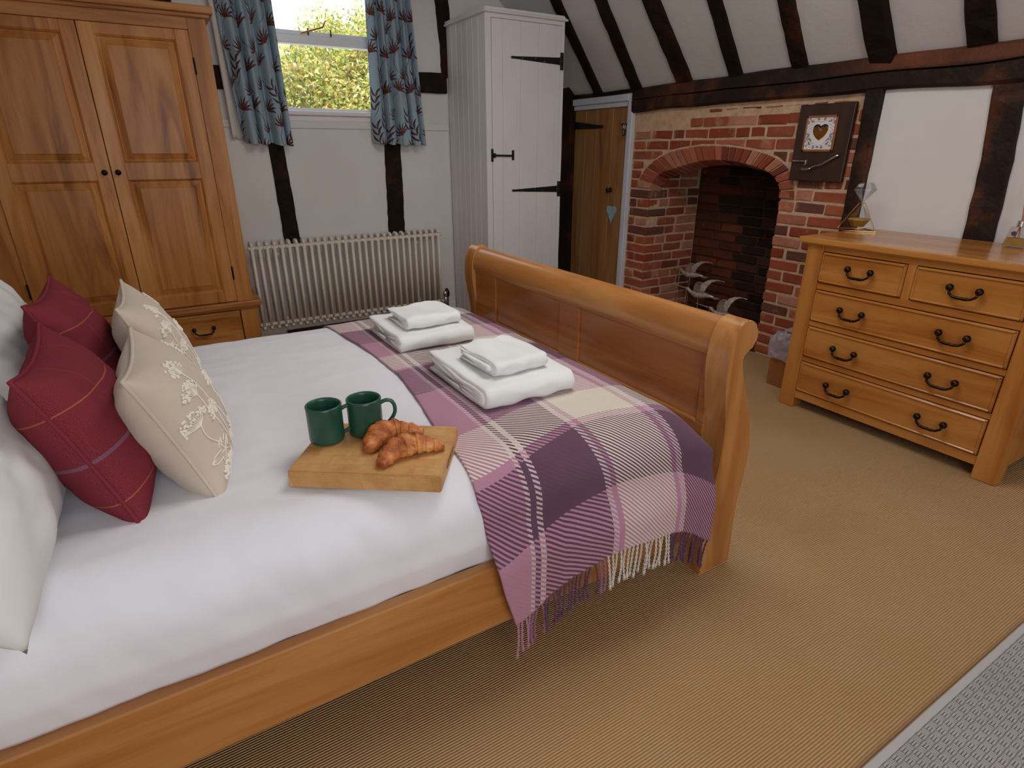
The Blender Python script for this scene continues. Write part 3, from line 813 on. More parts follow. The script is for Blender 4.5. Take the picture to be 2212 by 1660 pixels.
for (a, b) in ((-.08, .392), (-.752, -.12)):
    dm = MB(); dm.box(a, b, WY-.010, WY+.02, .095, .333, .003)
    dr = dm.build('drawer', M['ward_x'], wd)
    bd = MB(); ia = .010
    for (p, q, r, s_) in ((a+ia, b-ia, .105, .112), (a+ia, b-ia, .316, .323), (a+ia, a+ia+.007, .105, .323), (b-ia-.007, b-ia, .105, .323)): bd.box(p, q, WY-.014, WY-.006, r, s_, .002)
    bd.build('moulding', M['ward_x'], dr)
    cx = (a+b)/2 - (.01 if a > -.5 else 0)
    h = MB()
    for s_ in (-1, 1):
        h.ball((cx+s_*.062, WY-.030, .235), .015, 10); h.tube([(cx+s_*.062, WY-.01, .235), (cx+s_*.062, WY-.028, .235)], .006, 8)
    h.tube([(cx-.062, WY-.032, .23), (cx-.056, WY-.034, .208), (cx-.038, WY-.036, .196), (cx, WY-.036, .194), (cx+.038, WY-.036, .196), (cx+.056, WY-.034, .208), (cx+.062, WY-.032, .23)], [.005, .005, .0055, .007, .0055, .005, .005], 8)
    h.ball((cx, WY-.036, .194), .009, 8)
    h.build('handle', M['bronze'], dr, smooth=True)
def ward_door(x0, x1, kx, hx, lab):
    y0, y1 = WY-.012, WY+.012; z0, z1 = .402, 2.062; w = .075
    px0, px1 = x0+w, x1-w
    m = MB()
    m.box(x0, px0, y0, y1, z0, z1, .002); m.box(px1, x1, y0, y1, z0, z1, .002)
    m.box(px0, px1, y0, y1, 2.005, z1, .002); m.box(px0, px1, y0, y1, 1.222, 1.322, .002); m.box(px0, px1, y0, y1, z0, .480, .002)
    d = m.build('door', M['ward_z'], wd)
    raised_panel('door_panel', px0, px1, 1.322, 2.005, y0+.002, M['ward_z'], d); raised_panel('door_panel', px0, px1, .480, 1.222, y0+.002, M['ward_z'], d)
    k = MB(); k.lathe([(0, -.034), (.012, -.032), (.0165, -.024), (.014, -.014), (.007, -.008), (.008, 0)], (kx, y0, 1.268), 16, 'y'); k.build('knob', M['bronze'], d, smooth=True)
    for zz in (1.87, .60):
        h = MB(); h.tube([(hx, y0-.003, zz-.045), (hx, y0-.003, zz+.045)], .0055, 8); h.build('hinge', M['bronze'], d)
ward_door(-.733, -.172, -.205, -.736, 'left'); ward_door(-.168, .390, -.135, .393, 'right')

# ------------------------------------------------------------------ radiator
rad = empty('radiator', (1.36, 4.88, .08), 'long cream column radiator under the window', 'radiator')
RX0, RX1, NS, RZ0, RZ1, RY = .590, 2.140, 29, .045, .735, 4.85
def rad_sec(x):
    m = MB(); r = .0125
    for yy in (RY, RY+.035, RY+.07): m.tube([(x, yy, RZ0+.03), (x, yy, RZ1-.03)], r, 10)
    for zz, s_ in ((RZ1-.030, 1), (RZ0+.03, -1)):
        m.tube([(x, RY-.001, zz), (x, RY+.004, zz+s_*.016), (x, RY+.016, zz+s_*.025), (x, RY+.054, zz+s_*.025), (x, RY+.066, zz+s_*.016), (x, RY+.071, zz)], .0135, 10)
        m.ball((x, RY, zz+s_*.012), .016, 8, (.9, 1, 1.3))
        m.tube([(x-.027, RY+.012, zz-s_*.012), (x-.017, RY+.012, zz-s_*.012), (x-.009, RY+.012, zz-s_*.012), (x+.009, RY+.012, zz-s_*.012), (x+.017, RY+.012, zz-s_*.012), (x+.027, RY+.012, zz-s_*.012)], [.0155, .0165, .020, .020, .0165, .0155], 10)
    return m
s0 = rad_sec(RX0).build('radiator_section', M['rad'], rad, smooth=True)
for i in range(1, NS):
    c = s0.copy(); COL.objects.link(c); c.parent = rad; c.location = (i*(RX1-RX0)/(NS-1), 0, 0)
m = MB(); m.tube([(2.155, RY+.03, .085), (2.20, RY+.03, .085)], .010, 8); m.tube([(2.20, RY+.03, .045), (2.20, RY+.03, .125)], .014, 10)
m.lathe([(0, .0), (.017, 0), (.019, .03), (.015, .05), (0, .052)], (2.195, RY+.03, .12), 14)
m.build('valve', M['steel'], rad, smooth=True)
m = MB(); m.lathe([(.0, 0), (.022, .01), (.026, .05), (.012, .085), (0, .09)], (2.228, RY+.06, .10), 12); m.build('valve_cap', M['black_iron'], rad, smooth=True)
m = MB()
m.tube([(2.205, RY+.03, .06), (2.207, RY+.03, -.03), (2.20, RY+.06, -.055), (2.16, RY+.08, -.060), (.80, RY+.10, -.062), (.74, RY+.10, -.07), (.72, RY+.1, -.11)], .011, 8)
m.tube([(2.262, 4.99, .15), (2.262, 4.99, -.13)], .018, 8)
m.tube([(2.262, 4.995, -.03), (.78, 4.995, -.034)], .014, 8)
m.build('pipe', M['pipe'], rad, smooth=True)
for bx in (.78, 1.95):
    m = MB(); m.box(bx-.012, bx+.012, RY+.05, YN-.012, .10, .125); m.box(bx-.012, bx+.012, RY+.05, YN-.012, .62, .645); m.build('bracket', M['rad'], rad)

# ------------------------------------------------------------------ white tall cupboard
CX0, CX1, CY, CZ = 2.378, 3.098, 4.345, 2.345
cz0 = floor_z(4.5)-.02
cup = empty('cupboard', (2.74, 4.7, cz0), 'tall narrow white boarded cupboard with black strap hinges in the corner', 'cupboard')
npl = 7; yy0, yy1 = CY+.03, 5.035
for i in range(npl):
    a = yy0+(yy1-yy0)*i/npl; b = yy0+(yy1-yy0)*(i+1)/npl
    m = MB(); m.box(CX0, CX0+.018, a+.0012, b-.0012, cz0, CZ-.008, .003); m.build('side_board', M['white_paint'], cup)
m = MB()
m.box(CX0-.006, CX0+.045, CY, CY+.03, cz0, CZ-.01, .003); m.box(CX1-.03, CX1, CY, CY+.03, cz0, CZ-.01, .003)
m.box(CX0+.045, CX1-.03, CY, CY+.03, 2.305, CZ-.01, .002); m.box(CX0+.045, CX1-.03, CY, CY+.03, cz0, cz0+.09)
m.build('face_frame', M['white_paint'], cup)
m = MB(); m.box(CX1-.018, CX1, CY+.03, 5.035, cz0, CZ-.01); m.box(CX0+.018, CX1-.018, 5.01, 5.03, cz0, CZ-.01); m.build('carcass', M['white_paint'], cup)
m = MB(); m.box(CX0-.022, CX1+.016, CY-.022, 5.03, CZ-.01, CZ+.004, .003); m.box(CX0-.014, CX1+.010, CY-.014, 5.03, CZ+.004, CZ+.026, .003); m.build('top_board', M['white_paint'], cup)
dm = MB(); dx0, dx1 = CX0+.047, CX1-.033
dr = None
xs = [dx0, 2.52, 2.68, 2.85, 3.02, dx1]
for i in range(5):
    m = MB(); m.box(xs[i]+.0008, xs[i+1]-.0008, CY-.002, CY+.018, cz0+.09, 2.302, .0022)
    if dr is None: dr = m.build('door', M['white_paint'], cup)
    else: m.build('door_board', M['white_paint'], dr)
def strap(zc, xr, x_tip, parent, y):
    m = MB(); m.prism([(xr-.028, zc+.026), (xr-.028, zc-.026), (x_tip+.02, zc-.008), (x_tip, zc-.010), (x_tip-.010, zc), (x_tip, zc+.010), (x_tip+.02, zc+.008)], 'y', y-.005, y)
    m.box(xr-.026, xr+.006, y-.007, y, zc-.062, zc+.062, .002); m.tube([(xr-.030, y-.007, zc-.028), (xr-.030, y-.007, zc+.028)], .007, 8)
    o = m.build('strap_hinge', M['black_iron'], parent)
    s = MB()
    for px, pz in ((x_tip, 0), (x_tip+.10, 0), (x_tip+.22, .006), (x_tip+.30, -.010), (xr-.010, .045), (xr-.010, -.045), (xr-.01, 0)): s.ball((px, y-.006, zc+pz), .0042, 6, (1, .5, 1))
    s.build('screw', M['steel'], o)
strap(2.055, 3.082, 2.600, dr, CY-.002); strap(1.078, 3.085, 2.610, dr, CY-.002)
m = MB(); m.box(2.408, 2.428, CY-.009, CY-.002, 1.305, 1.400, .002); m.box(2.600, 2.622, CY-.009, CY-.002, 1.315, 1.390, .002); m.tube([(2.415, CY-.012, 1.352), (2.612, CY-.012, 1.348)], .0075, 8)
m.box(2.43, 2.445, CY-.018, CY-.002, 1.335, 1.368)
m.build('latch', M['black_iron'], cup)

# ------------------------------------------------------------------ curtains
def leaf_mask(X, Z, ax, az, bx, bz, w):
    dx, dz = bx-ax, bz-az; L2 = dx*dx+dz*dz; L = math.sqrt(L2)
    t = ((X-ax)*dx+(Z-az)*dz)/L2; d = ((X-ax)*(-dz)+(Z-az)*dx)/L
    curve = .12*L*np.sin(np.clip(t, 0, 1)*PI)
    ww = w*np.sin(np.clip(t, 0, 1)**.75*PI)**.8
    return (t > 0) & (t < 1) & (np.abs(d-curve) < ww)
def curtain_cols(A, Z, seed):
    rnd = random.Random(seed)
    base = np.array(srgb(160, 182, 196)[:3]); brown = np.array(srgb(112, 62, 52)[:3]); dark = np.array(srgb(72, 56, 62)[:3])
    C = np.tile(base, (len(A), 1)); C *= (1+.03*np.sin(A*400))[:, None]
    fl = []
    row = 0; z = Z.min()-.02
    while z < Z.max()+.1:
        x = A.min()-.05+(.10 if row % 2 else 0)
        while x < A.max()+.08:
            fl.append((x+rnd.uniform(-.02, .02), z+rnd.uniform(-.03, .03), rnd.uniform(-.6, .6), rnd.random())); x += .19
        z += .135; row += 1
    for (cx, cz, ang, kd) in fl:
        sel = (np.abs(A-cx) < .2) & (np.abs(Z-cz) < .2)
        if not sel.any(): continue
        idx = np.nonzero(sel)[0]; X_, Z_ = A[idx], Z[idx]
        # stem
        sx, sz = cx-.15*math.sin(ang), cz-.15*math.cos(ang)
        t = np.clip((Z_-sz)/(cz-sz+1e-6), 0, 1)
        stem = (np.abs(X_-(sx+(cx-sx)*t+.03*np.sin(t*PI)*(1 if kd > .5 else -1))) < .0022) & (Z_ > min(sz, cz)) & (Z_ < max(sz, cz))
        C[idx[stem]] = dark
        if kd < .62:
            for k, da in enumerate((-1.25, -.8, -.4, 0, .4, .8, 1.2)):
                a = ang+da; L = .100*(1-.12*abs(da)); tip = (cx+math.sin(a)*L, cz+math.cos(a)*L)
                mk = leaf_mask(X_, Z_, cx+math.sin(a)*.012, cz+math.cos(a)*.012, tip[0], tip[1], .0066)
                C[idx[mk]] = brown if k % 2 == 0 else dark
                mk2 = leaf_mask(X_, Z_, cx, cz, cx+math.sin(a)*L*.55, cz+math.cos(a)*L*.55, .0050)
                C[idx[mk2]] = brown
        else:
            for k in range(3):
                bx, bz = sx+(cx-sx)*(k+1)/3, sz+(cz-sz)*(k+1)/3
                for s_ in (-1, 1):
                    a = ang+s_*.6; L = .085
                    mk = leaf_mask(X_, Z_, bx, bz, bx+math.sin(a)*L, bz+math.cos(a)*L, .0085); C[idx[mk]] = dark
                    mk = leaf_mask(X_, Z_, bx, bz, bx+math.sin(a)*L*.7, bz+math.cos(a)*L*.7, .0040); C[idx[mk]] = brown
    return np.concatenate([C, np.ones((len(A), 1))], axis=1)
def curtain(name, top, bot, ztop, zbot, folds, seed, label):
    """top/bot = (x0,x1) at rail and hem; cloth length measured along folds"""
    rnd = random.Random(seed); nu, nv = 330, 400
    ph = [rnd.uniform(0, 6) for _ in range(4)]
    m = MB(); A = []; Zc = []
    width = .78
    U, V = np.meshgrid(np.linspace(0, 1, nu+1), np.linspace(0, 1, nv+1))
    g = U+.035*np.sin(2*PI*U*2+ph[0])*(.4+.6*V)
    x0 = top[0]+(bot[0]-top[0])*V**1.2; x1 = top[1]+(bot[1]-top[1])*V**1.2
    X = x0+(x1-x0)*U
    amp = .024+.022*V
    Y = YN-.10+amp*np.sin(2*PI*folds*g+ph[1]+.5*np.sin(3*V+ph[2]))+.010*np.sin(2*PI*folds*2.1*g+ph[3]+V*2)
    X = X + .010*np.sin(2*PI*folds*g+ph[1]+1.3)
    Z = ztop+(zbot-ztop)*V+.010*np.sin(2*PI*folds*g+ph[1])*V**4 - .018*(U-.3)*V**3
    vs = np.stack([X, Y, Z], -1).reshape(-1, 3)
    m.add([tuple(p) for p in vs.tolist()], [(j*(nu+1)+i, j*(nu+1)+i+1, (j+1)*(nu+1)+i+1, (j+1)*(nu+1)+i) for j in range(nv) for i in range(nu)])
    m.col = curtain_cols((U*width).ravel(), Z.ravel(), seed)
    root = empty(name, ((bot[0]+bot[1])/2, YN-.10, 2.80), label, 'curtain', 'printed curtains at the window')
    m.build('curtain_panel', M['print'], root, smooth=True, recalc=False, solid=.002)
    return root
cl = curtain('curtain', (.60, .985), (.672, 1.012), 2.80, 1.440, 3.6, 4, 'left pale blue curtain with brown flower print, next to the wardrobe')
cr2 = curtain('curtain', (1.685, 2.02), (1.668, 2.118), 2.80, 1.440, 4.2, 9, 'right pale blue curtain with brown flower print, next to the white cupboard')
def lining(u, v):
    x0 = .585+.02*v; return (x0+u*.12, YN-.045-.02*math.sin(u*7+v), 2.80+(1.470-2.80)*v+.008*math.sin(u*9))
m = MB(); m.grid(lining, 14, 40); m.build('lining', M['lining'], cl, smooth=True, solid=.002)
for c_, a, b in ((cl, .60, .985), (cr2, 1.685, 2.02)):
    for k in range(5):
        m = MB(); x = a+(b-a)*(k+.5)/5; m.tube([(x, YN-.13+.020*math.cos(q*PI/4), 2.80+.020*math.sin(q*PI/4)) for q in range(8)], .002, 6, closed=True)
        m.build('curtain_ring', M['bronze'], c_)

# ------------------------------------------------------------------ bed frame
BY0, BY1 = 1.061, 2.83
bed = empty('sleigh_bed', (.4, 1.94, 0), 'honey oak sleigh bed with scrolled footboard and low side rails', 'bed')
prof = [(1.409, 0), (1.404, .10), (1.402, .19), (1.408, .28), (1.418, .37), (1.426, .46), (1.427, .55), (1.418, .62), (1.406, .69), (1.398, .75), (1.397, .811), (1.403, .855), (1.416, .893), (1.437, .917), (1.462, .927), (1.487, .918), (1.506, .899), (1.513, .873), (1.507, .847), (1.489, .829), (1.463, .818), (1.462, .79), (1.475, .745), (1.510, .66), (1.543, .575), (1.562, .50), (1.567, .43), (1.563, .36), (1.552, .29), (1.549, .20), (1.553, .10), (1.556, 0)]
def smoothpoly(P, n=3):
    out = []
    for i in range(len(P)-1):
        p0, p1, p2, p3 = P[max(0, i-1)], P[i], P[i+1], P[min(len(P)-1, i+2)]
        for k in range(n):
            t = k/n
            out.append(tuple(.5*((2*p1[a])+(-p0[a]+p2[a])*t+(2*p0[a]-5*p1[a]+4*p2[a]-p3[a])*t*t+(-p0[a]+3*p1[a]-3*p2[a]+p3[a])*t**3) for a in (0, 1)))
    out.append(P[-1]); return out
SP = smoothpoly(prof)
def post(y0, y1, xf=lambda x: x, zf=lambda z: z):
    bm = bmesh.new(); pts = [(xf(p[0]), zf(p[1])) for p in SP]
    a = [bm.verts.new((p[0], y0, p[1])) for p in pts]; b = [bm.verts.new((p[0], y1, p[1])) for p in pts]; n = len(pts)
    f0 = bm.faces.new(a); f1 = bm.faces.new(b[::-1])
    for i in range(n): bm.faces.new((a[i], a[(i+1) % n], b[(i+1) % n], b[i]))
    ed = list(f0.edges)+list(f1.edges)
    bmesh.ops.bevel(bm, geom=ed, offset=.003, segments=2, affect='EDGES', clamp_overlap=True)
    m = MB(); m.bm(bm); return m
for nm, xf, zf in (('foot', lambda x: x, lambda z: z), ('head', lambda x: -.70-(x-1.409)*1.25, lambda z: z*1.22)):
    post(BY0, BY0+.085, xf, zf).build(nm+'board_post', M['bed_z'], bed, angle=35)
    post(BY1-.085, BY1, xf, zf).build(nm+'board_post', M['bed_z'], bed, angle=35)
    # rolled top rail between the posts
    i0 = 27
    rp = [(xf(a), zf(b)) for a, b in [(1.412, .800), (1.404, .820), (1.408, .858), (1.420, .888), (1.438, .908), (1.462, .917), (1.484, .909), (1.500, .893), (1.506, .872), (1.500, .850), (1.484, .835), (1.46, .826), (1.447, .812), (1.447, .795), (1.43, .79)]]
    rp = smoothpoly(rp+[rp[0]], 3)[:-1]
    m = MB(); m.prism(rp, 'y', BY0+.08, BY1-.08); m.build(nm+'board_rail', M['bed_y'], bed, angle=40)
    m = MB(); 
    fr = [(1.412, .20), (1.412, .81)]
    def bx(mb, xa, xb, ya, yb, za, zb, bv=.003): mb.box(xf(xa), xf(xb), ya, yb, zf(za), zf(zb), bv)
    bx(m, 1.418, 1.445, BY0+.08, BY1-.08, .20, .56); bx(m, 1.418, 1.445, BY0+.08, BY0+.115, .56, .80); bx(m, 1.418, 1.445, BY1-.30, BY1-.08, .56, .80)
    bx(m, 1.418, 1.445, 1.83, 1.97, .56, .80); m.build(nm+'board_frame', M['bed_panel'], bed)
    for ya, yb in ((BY0+.115, 1.83), (1.97, BY1-.30)):
        m = MB(); bx(m, 1.426, 1.440, ya, yb, .56, .80, .001)
        pn = m.build(nm+'board_panel', M['bed_panel'], bed)
        m = MB(); bx(m, 1.414, 1.428, ya, yb, .553, .567); m.build('moulding', M['bed_y'], pn)
for ya, yb in ((1.072, 1.108), (2.782, 2.818)):
    m = MB(); m.box(-.70, 1.42, ya, yb, .176, .378, .004); m.build('side_rail', M['bed_x'], bed)
m = MB(); m.box(-.68, 1.41, 1.108, 2.782, .21, .235); m.build('slat_base', M['bed_panel'], bed)
m = MB(); m.box(-.66, 1.395, 1.13, 2.76, .235, .56, .05); m.build('mattress', M['linen'], bed)

# duvet cover: one cloth over the mattress
def bedtop(x, y):
    """height of the cloth surface on the flat part"""
    z = .640 + .012*math.exp(-((y-1.9)/.6)**2)
    z += .006*fbm((x*1.2, y*1.2, 1), 1, 2)
    return z
def cross(s, x=0.6, off=0.0):
    """s: metres across the bed, s == y on the top; goes down at both sides. returns (y, z)"""
    puff = 1.0
    ye, R = 1.235, .15                       # near edge start and roundness
    bulge = .0 if x < .75 else min(.012, (x-.75)*.05)
    rnd = .150
    if s >= ye and s <= 2.58:
        return (s, bedtop(x, s)+off)
    if s < ye:
        d = ye-s; zt = bedtop(x, ye)+off
        arc = rnd*PI/2*.92
        if d < arc:
            a = d/arc*PI/2
            return (ye-(rnd+off)*math.sin(a)*1.0-bulge*math.sin(a), zt-rnd*.86*(1-math.cos(a)))
        dd = d-arc
        yy = ye-rnd-off-bulge
        tuck = 0
        if off == 0 and dd > .06: tuck = min(.035, (dd-.06)*.30)
        return (yy+tuck, zt-rnd*.86-dd)
    d = s-2.58; zt = bedtop(x, 2.58)+off; arc = .16*PI/2*.92
    if d < arc:
        a = d/arc*PI/2; return (2.58+(.16+off)*math.sin(a), zt-.14*(1-math.cos(a)))
    return (2.58+.16+off, zt-.14-(d-arc))
def endz(x):
    return 0 if x < 1.22 else -.17*min(1, (x-1.22)/.17)**2
def duvet_pt(u, v):
    x = -.66+u*(1.392+.66); s = .88+v*(2.97-.88)
    y, z = cross(s, x); z += endz(x)
    # wrinkles, stronger on the side drape
    side = max(0, min(1, (1.25-s)/.2))
    w = .010*side*fbm((x*5.5+s*2, s*3.0, 3), 1, 3) + .0035*(1-side)*fbm((x*7, s*9, 2), 1, 3)
    ang = x*11+s*6+2*fbm((x*2, s*2, 8), 1, 2)
    w += .0045*side*math.sin(ang)*max(0, fbm((x*1.5, 2, 4), 1, 2)+.3)
    if side > 0: y -= w
    z += w*(1-side*.6)
    z = max(z, .30)
    return (x, y, z)
m = MB(); m.grid(duvet_pt, 260, 200)
thing_mesh(m, 'duvet', M['linen'], (.3, 1.94, .30), 'smooth white duvet cover over the bed', 'duvet', smooth=True, solid=.006)
# ------------------------------------------------------------------ plaid throw
def lerp_tab(T, x):
    if x <= T[0][0]: return T[0][1]
    for i in range(1, len(T)):
        if x <= T[i][0]:
            t = (x-T[i-1][0])/(T[i][0]-T[i-1][0]); return T[i-1][1]+(T[i][1]-T[i-1][1])*t
    return T[-1][1]
INNER = [(.60, .655), (.70, .630), (.80, .600), (.90, .578), (1.0, .565), (1.08, .555), (1.2, .560), (1.394, .575), (1.6, .607), (1.84, .632), (2.17, .622), (2.5, .590), (2.9, .56)]
HEM = [(.54, .672), (.62, .685), (.68, .705), (.76, .745), (.95, .80), (1.0, .805), (1.2, .775), (1.30, .735), (1.40, .70)]
XOUT = 1.388
def hem_s(x): return sum(lerp_tab(HEM, x+k*.012) for k in range(-5, 6))/11
throw = empty('plaid_throw', (.98, 1.9, .66), 'purple, pink and cream plaid wool throw over the foot of the bed', 'blanket')
def throw_pt(u, v):
    s0 = hem_s(.56+u*(XOUT-.56)); s1 = 2.90
    s = s0+(s1-s0)*v
    xi = lerp_tab(INNER, s); x = xi+(XOUT-xi)*u
    xo = x
    y, z = cross(s, x, .010); z += endz(x)*max(.25, min(1, (s-.95)/.3))
    if s < 1.0:
        d = 1.0-s
        k = min(1, d/.14); k = k*k*(3-2*k)
        y -= .034*k + .008*math.sin(x*13+1)*k + .010*max(0, math.sin((x-.98)*9))*k
        # keeps off the bed post
        xo = min(x, 1.392) if z > .0 else x
    z += .003*fbm((x*9, s*9, 5), 1, 2)
    return (xo, y, max(z, .05))
def throw_uv(u, v):
    s0 = hem_s(.56+u*(XOUT-.56)); s = s0+(2.90-s0)*v
    xi = lerp_tab(INNER, s); x = xi+(XOUT-xi)*u
    return (x - .04*max(0, min(1, (1.2-s)/.25))*max(0, min(1, (x-.8)/.15)), v*2.14)
m = MB(); m.grid(throw_pt, 150, 330, throw_uv)
m.build('woven_cloth', M['plaid'], throw, smooth=True, solid=.006)
def yarn(L, seed, knot=True):
    rnd = random.Random(seed); m = MB(); bend = rnd.uniform(-.012, .012); n = 15
    for ph in (0, PI):
        path = []
        for i in range(n):
            t = i/(n-1); a = t*22+ph
            path.append((bend*math.sin(t*2.4)+.0021*math.cos(a), .0021*math.sin(a)+.004*math.sin(t*3), -L*t))
        m.tube(path, .0021, 5)
    ex = (bend*math.sin(2.4), .004*math.sin(3), -L)
    m.ball(ex, .0055, 6, (1, 1, 1.1))
    for k in range(5):
        a = k*1.3; m.tube([(ex[0], ex[1], ex[2]), (ex[0]+.004*math.cos(a), ex[1]+.004*math.sin(a), ex[2]-.012)], [.0016, .0008], 4)
    return m
ym = {}
def warp_name(x):
    if x < .685: return 'tassel_pink'
    if x < .73: return 'tassel_mauve'
    if x < .90: return 'tassel_purple'
    if x < .935: return 'tassel_mauve'
    if x < 1.15: return 'tassel_cream'
    if x < 1.19: return 'tassel_cream'
    return 'tassel_purple'
NTAS = 52
for i in range(NTAS):
    u = (i+.5)/NTAS*.995; p = throw_pt(u, 0); L = .105
    mt = warp_name(p[0]+.0); key = (mt, i % 4)
    if key not in ym:
        o = yarn(L, i % 4 + 10*len(ym)).build('tassel', M[mt], None); ym[key] = o.data; o.parent = throw
    else:
        o = bpy.data.objects.new('tassel', ym[key]); COL.objects.link(o); o.parent = throw
    o.location = Vector((p[0], p[1]-.002, p[2]+.004))-throw.location; o.rotation_euler = (random.uniform(-.04, .10), random.uniform(-.09, .09), random.uniform(0, 6))

# ------------------------------------------------------------------ cushions and pillows
def cushion(name, c, hw, hh, th, lean, yaw, mat, loc, label, cat, group, pinch=.10, roll=0, piping=True, seed=0, n=56, wr=.007, sag=0, tip=0, fold=.003):
    """square cushion: width along Y, height along Z, face normal +X; leans back by lean (radians)"""
    Mx = Matrix.Translation(c) @ Matrix.Rotation(yaw, 4, 'Z') @ Matrix.Rotation(-lean, 4, 'Y') @ Matrix.Rotation(roll, 4, 'X')
    def pt(u, v, s):
        a, b = u*2-1, v*2-1
        y = a*hw*(1-pinch*(1-b*b)**1.0*abs(a)**.0*(.95)); z = b*hh*(1-pinch*(1-a*a)*.95)
        e = max(0, (1-abs(a)**2.7))*max(0, (1-abs(b)**2.7))
        t = th*1.04*(e**.60)
        # puckers radiating from the corners and soft folds
        w = wr*fbm((a*2.2+seed, b*2.2, s*1.3), 1, 3)*min(1, e*2)
        rr_ = math.hypot(a, b); w += fold*math.sin(math.atan2(b, a)*13+seed+2*rr_+1.5*fbm((a, b, seed), 1.5, 2))*min(1, e*2)*rr_**1.5*max(0, .4+fbm((a*1.5, b*1.5, seed+4), 1, 2)*1.5)
        x = s*(t+w)
        # heavy bottom, drawn-in ears
        x += s*sag*th*(1-b)*.25*e
        z2 = z - tip*abs(a)**6*max(0, b)
        return Mx @ Vector((x, -y, z2))
    root = empty(name, loc, label, cat, group)
    W, H = hw*2, hh*2
    m = MB()
    m.grid(lambda u, v: pt(u, v, 1), n, n, lambda u, v: (u, v)); m.grid(lambda u, v: pt(u, v, -1), n, n, lambda u, v: (u, v))
    m.build('cover', mat, root, smooth=True, merge=.0006)
    if piping:
        path = []
        for k in range(4):
            for q in range(24):
                t = q/24; a, b = [(t, 0), (1, t), (1-t, 1), (0, 1-t)][k]
                path.append(pt(a, b, 0))
        m = MB(); m.tube(path, .0045, 6, closed=True); pp = m.build('piping', mat, root, smooth=True)
    return root, pt
cushion('burgundy_cushion', Vector((-.222, 1.540, .812)), .232, .205, .098, .34, .02, M['burgundy'], (-.20, 1.55, .65), 'burgundy checked wool cushion nearest the camera', 'cushion', 'burgundy cushions', pinch=.13, seed=1, tip=.0)
cushion('burgundy_cushion', Vector((-.265, 2.080, .835)), .225, .205, .085, .30, -.02, M['burgundy'], (-.22, 2.08, .65), 'burgundy checked wool cushion further back, by the wardrobe', 'cushion', 'burgundy cushions', pinch=.13, seed=5)
def embroider(root, pt, stems):
    m = MB()
    def P(a, b, d=.0015):
        a = min(.985, max(.015, a)); b = min(.985, max(.015, b))
        p = pt(a, b, 1); e = .01; n = (pt(a+e, b, 1)-pt(a-e, b, 1)).cross(pt(a, b+e, 1)-pt(a, b-e, 1))
        n = n.normalized() if n.length > 1e-9 else Vector((1, 0, 0))
        if n.x < 0: n = -n
        return p+n*d
    def line(pts, r=.0013): m.tube([P(a, b) for a, b in pts], r, 4)
    for kind, a0, b0, a1, b1, sz in stems:
        if kind == 'umbel':
            line([(a0+(a1-a0)*t+.03*math.sin(t*PI), b0+(b1-b0)*t) for t in [k/8 for k in range(9)]], .0016)
            ang0 = math.atan2(b1-b0, a1-a0)
            for k in range(11):
                an = ang0+(k-5)*.21
                tip = (a1+math.cos(an)*sz*.75, b1+math.sin(an)*sz*.75); line([(a1, b1), ((a1+tip[0])/2, (b1+tip[1])/2), tip], .0012)
            for k in range(60):
                an = ang0+random.uniform(-1.3, 1.3); rr = sz*random.uniform(.62, 1.12); q = (a1+math.cos(an)*rr, b1+math.sin(an)*rr)
                p = P(*q, .002); m.ball(p, .0035, 6)
        elif kind == 'fill':
            for k in range(26):
                q = (a1+random.uniform(-sz, sz)*.6, b1+random.uniform(-sz, sz)); dd = (random.uniform(.004, .02), random.uniform(.004, .02)); line([q, (q[0]+dd[0], q[1]+dd[1])], .0018)
        else:
            pr = []
            for k in range(21):
                an = k/20*2*PI; rr = sz*(.55+.45*abs(math.cos(an*2.5)))*(1+.18*math.cos(an*17)); pr.append((a1+math.cos(an)*rr, b1+math.sin(an)*rr))
            line(pr, .0014)
            for k in range(0, 20, 4): line([(a1, b1), pr[k]], .0013)
            line([(a0, b0), ((a0+a1)/2+.02, (b0+b1)/2), (a1, b1)], .0015)
    tag(m.build('embroidery', M['embroidery'], root), 'raised white embroidered cow parsley heads', kind='stuff')
ST = [('umbel', .86, .30, .915, .50, .10), ('umbel', .74, .22, .80, .66, .10), ('umbel', .60, .10, .68, .80, .11), ('leafy', .86, .34, .87, .26, .085), ('umbel', .66, .05, .74, .46, .09), ('umbel', .25, .05, .28, .50, .12), ('umbel', .45, .02, .42, .55, .10), ('umbel', .2, .02, .18, .76, .12), ('leafy', .3, .3, .32, .18, .10), ('umbel', .55, .02, .62, .22, .09), ('umbel', .8, .02, .86, .13, .07)]
ST = [(k, 1-a, b, 1-c, d, e) for k, a, b, c, d, e in ST]
r1, p1 = cushion('beige_cushion', Vector((-.052, 1.560, .788)), .225, .185, .098, .36, -.02, M['beige'], (-.02, 1.56, .65), 'beige cushion with white embroidered flowers nearest the camera', 'cushion', 'beige embroidered cushions', pinch=.12, seed=9)
embroider(r1, p1, [(k, 1-a, b, 1-c, d, e) for k, a, b, c, d, e in ST])
r2, p2 = cushion('beige_cushion', Vector((-.070, 2.070, .810)), .225, .20, .080, .34, .0, M['beige'], (-.04, 2.07, .65), 'beige cushion with white embroidered flowers further back, by the wardrobe', 'cushion', 'beige embroidered cushions', pinch=.12, seed=12)
embroider(r2, p2, [(k, 1-a, b, 1-c, d, e) for k, a, b, c, d, e in ST])
cushion('pillow', Vector((-.462, 1.375, .828)), .355, .245, .135, .62, .0, M['pillow'], (-.45, 1.4, .65), 'plump white pillow at the near side of the bed', 'pillow', 'white bed pillows', pinch=.045, seed=21, piping=False, wr=.012, fold=.007)
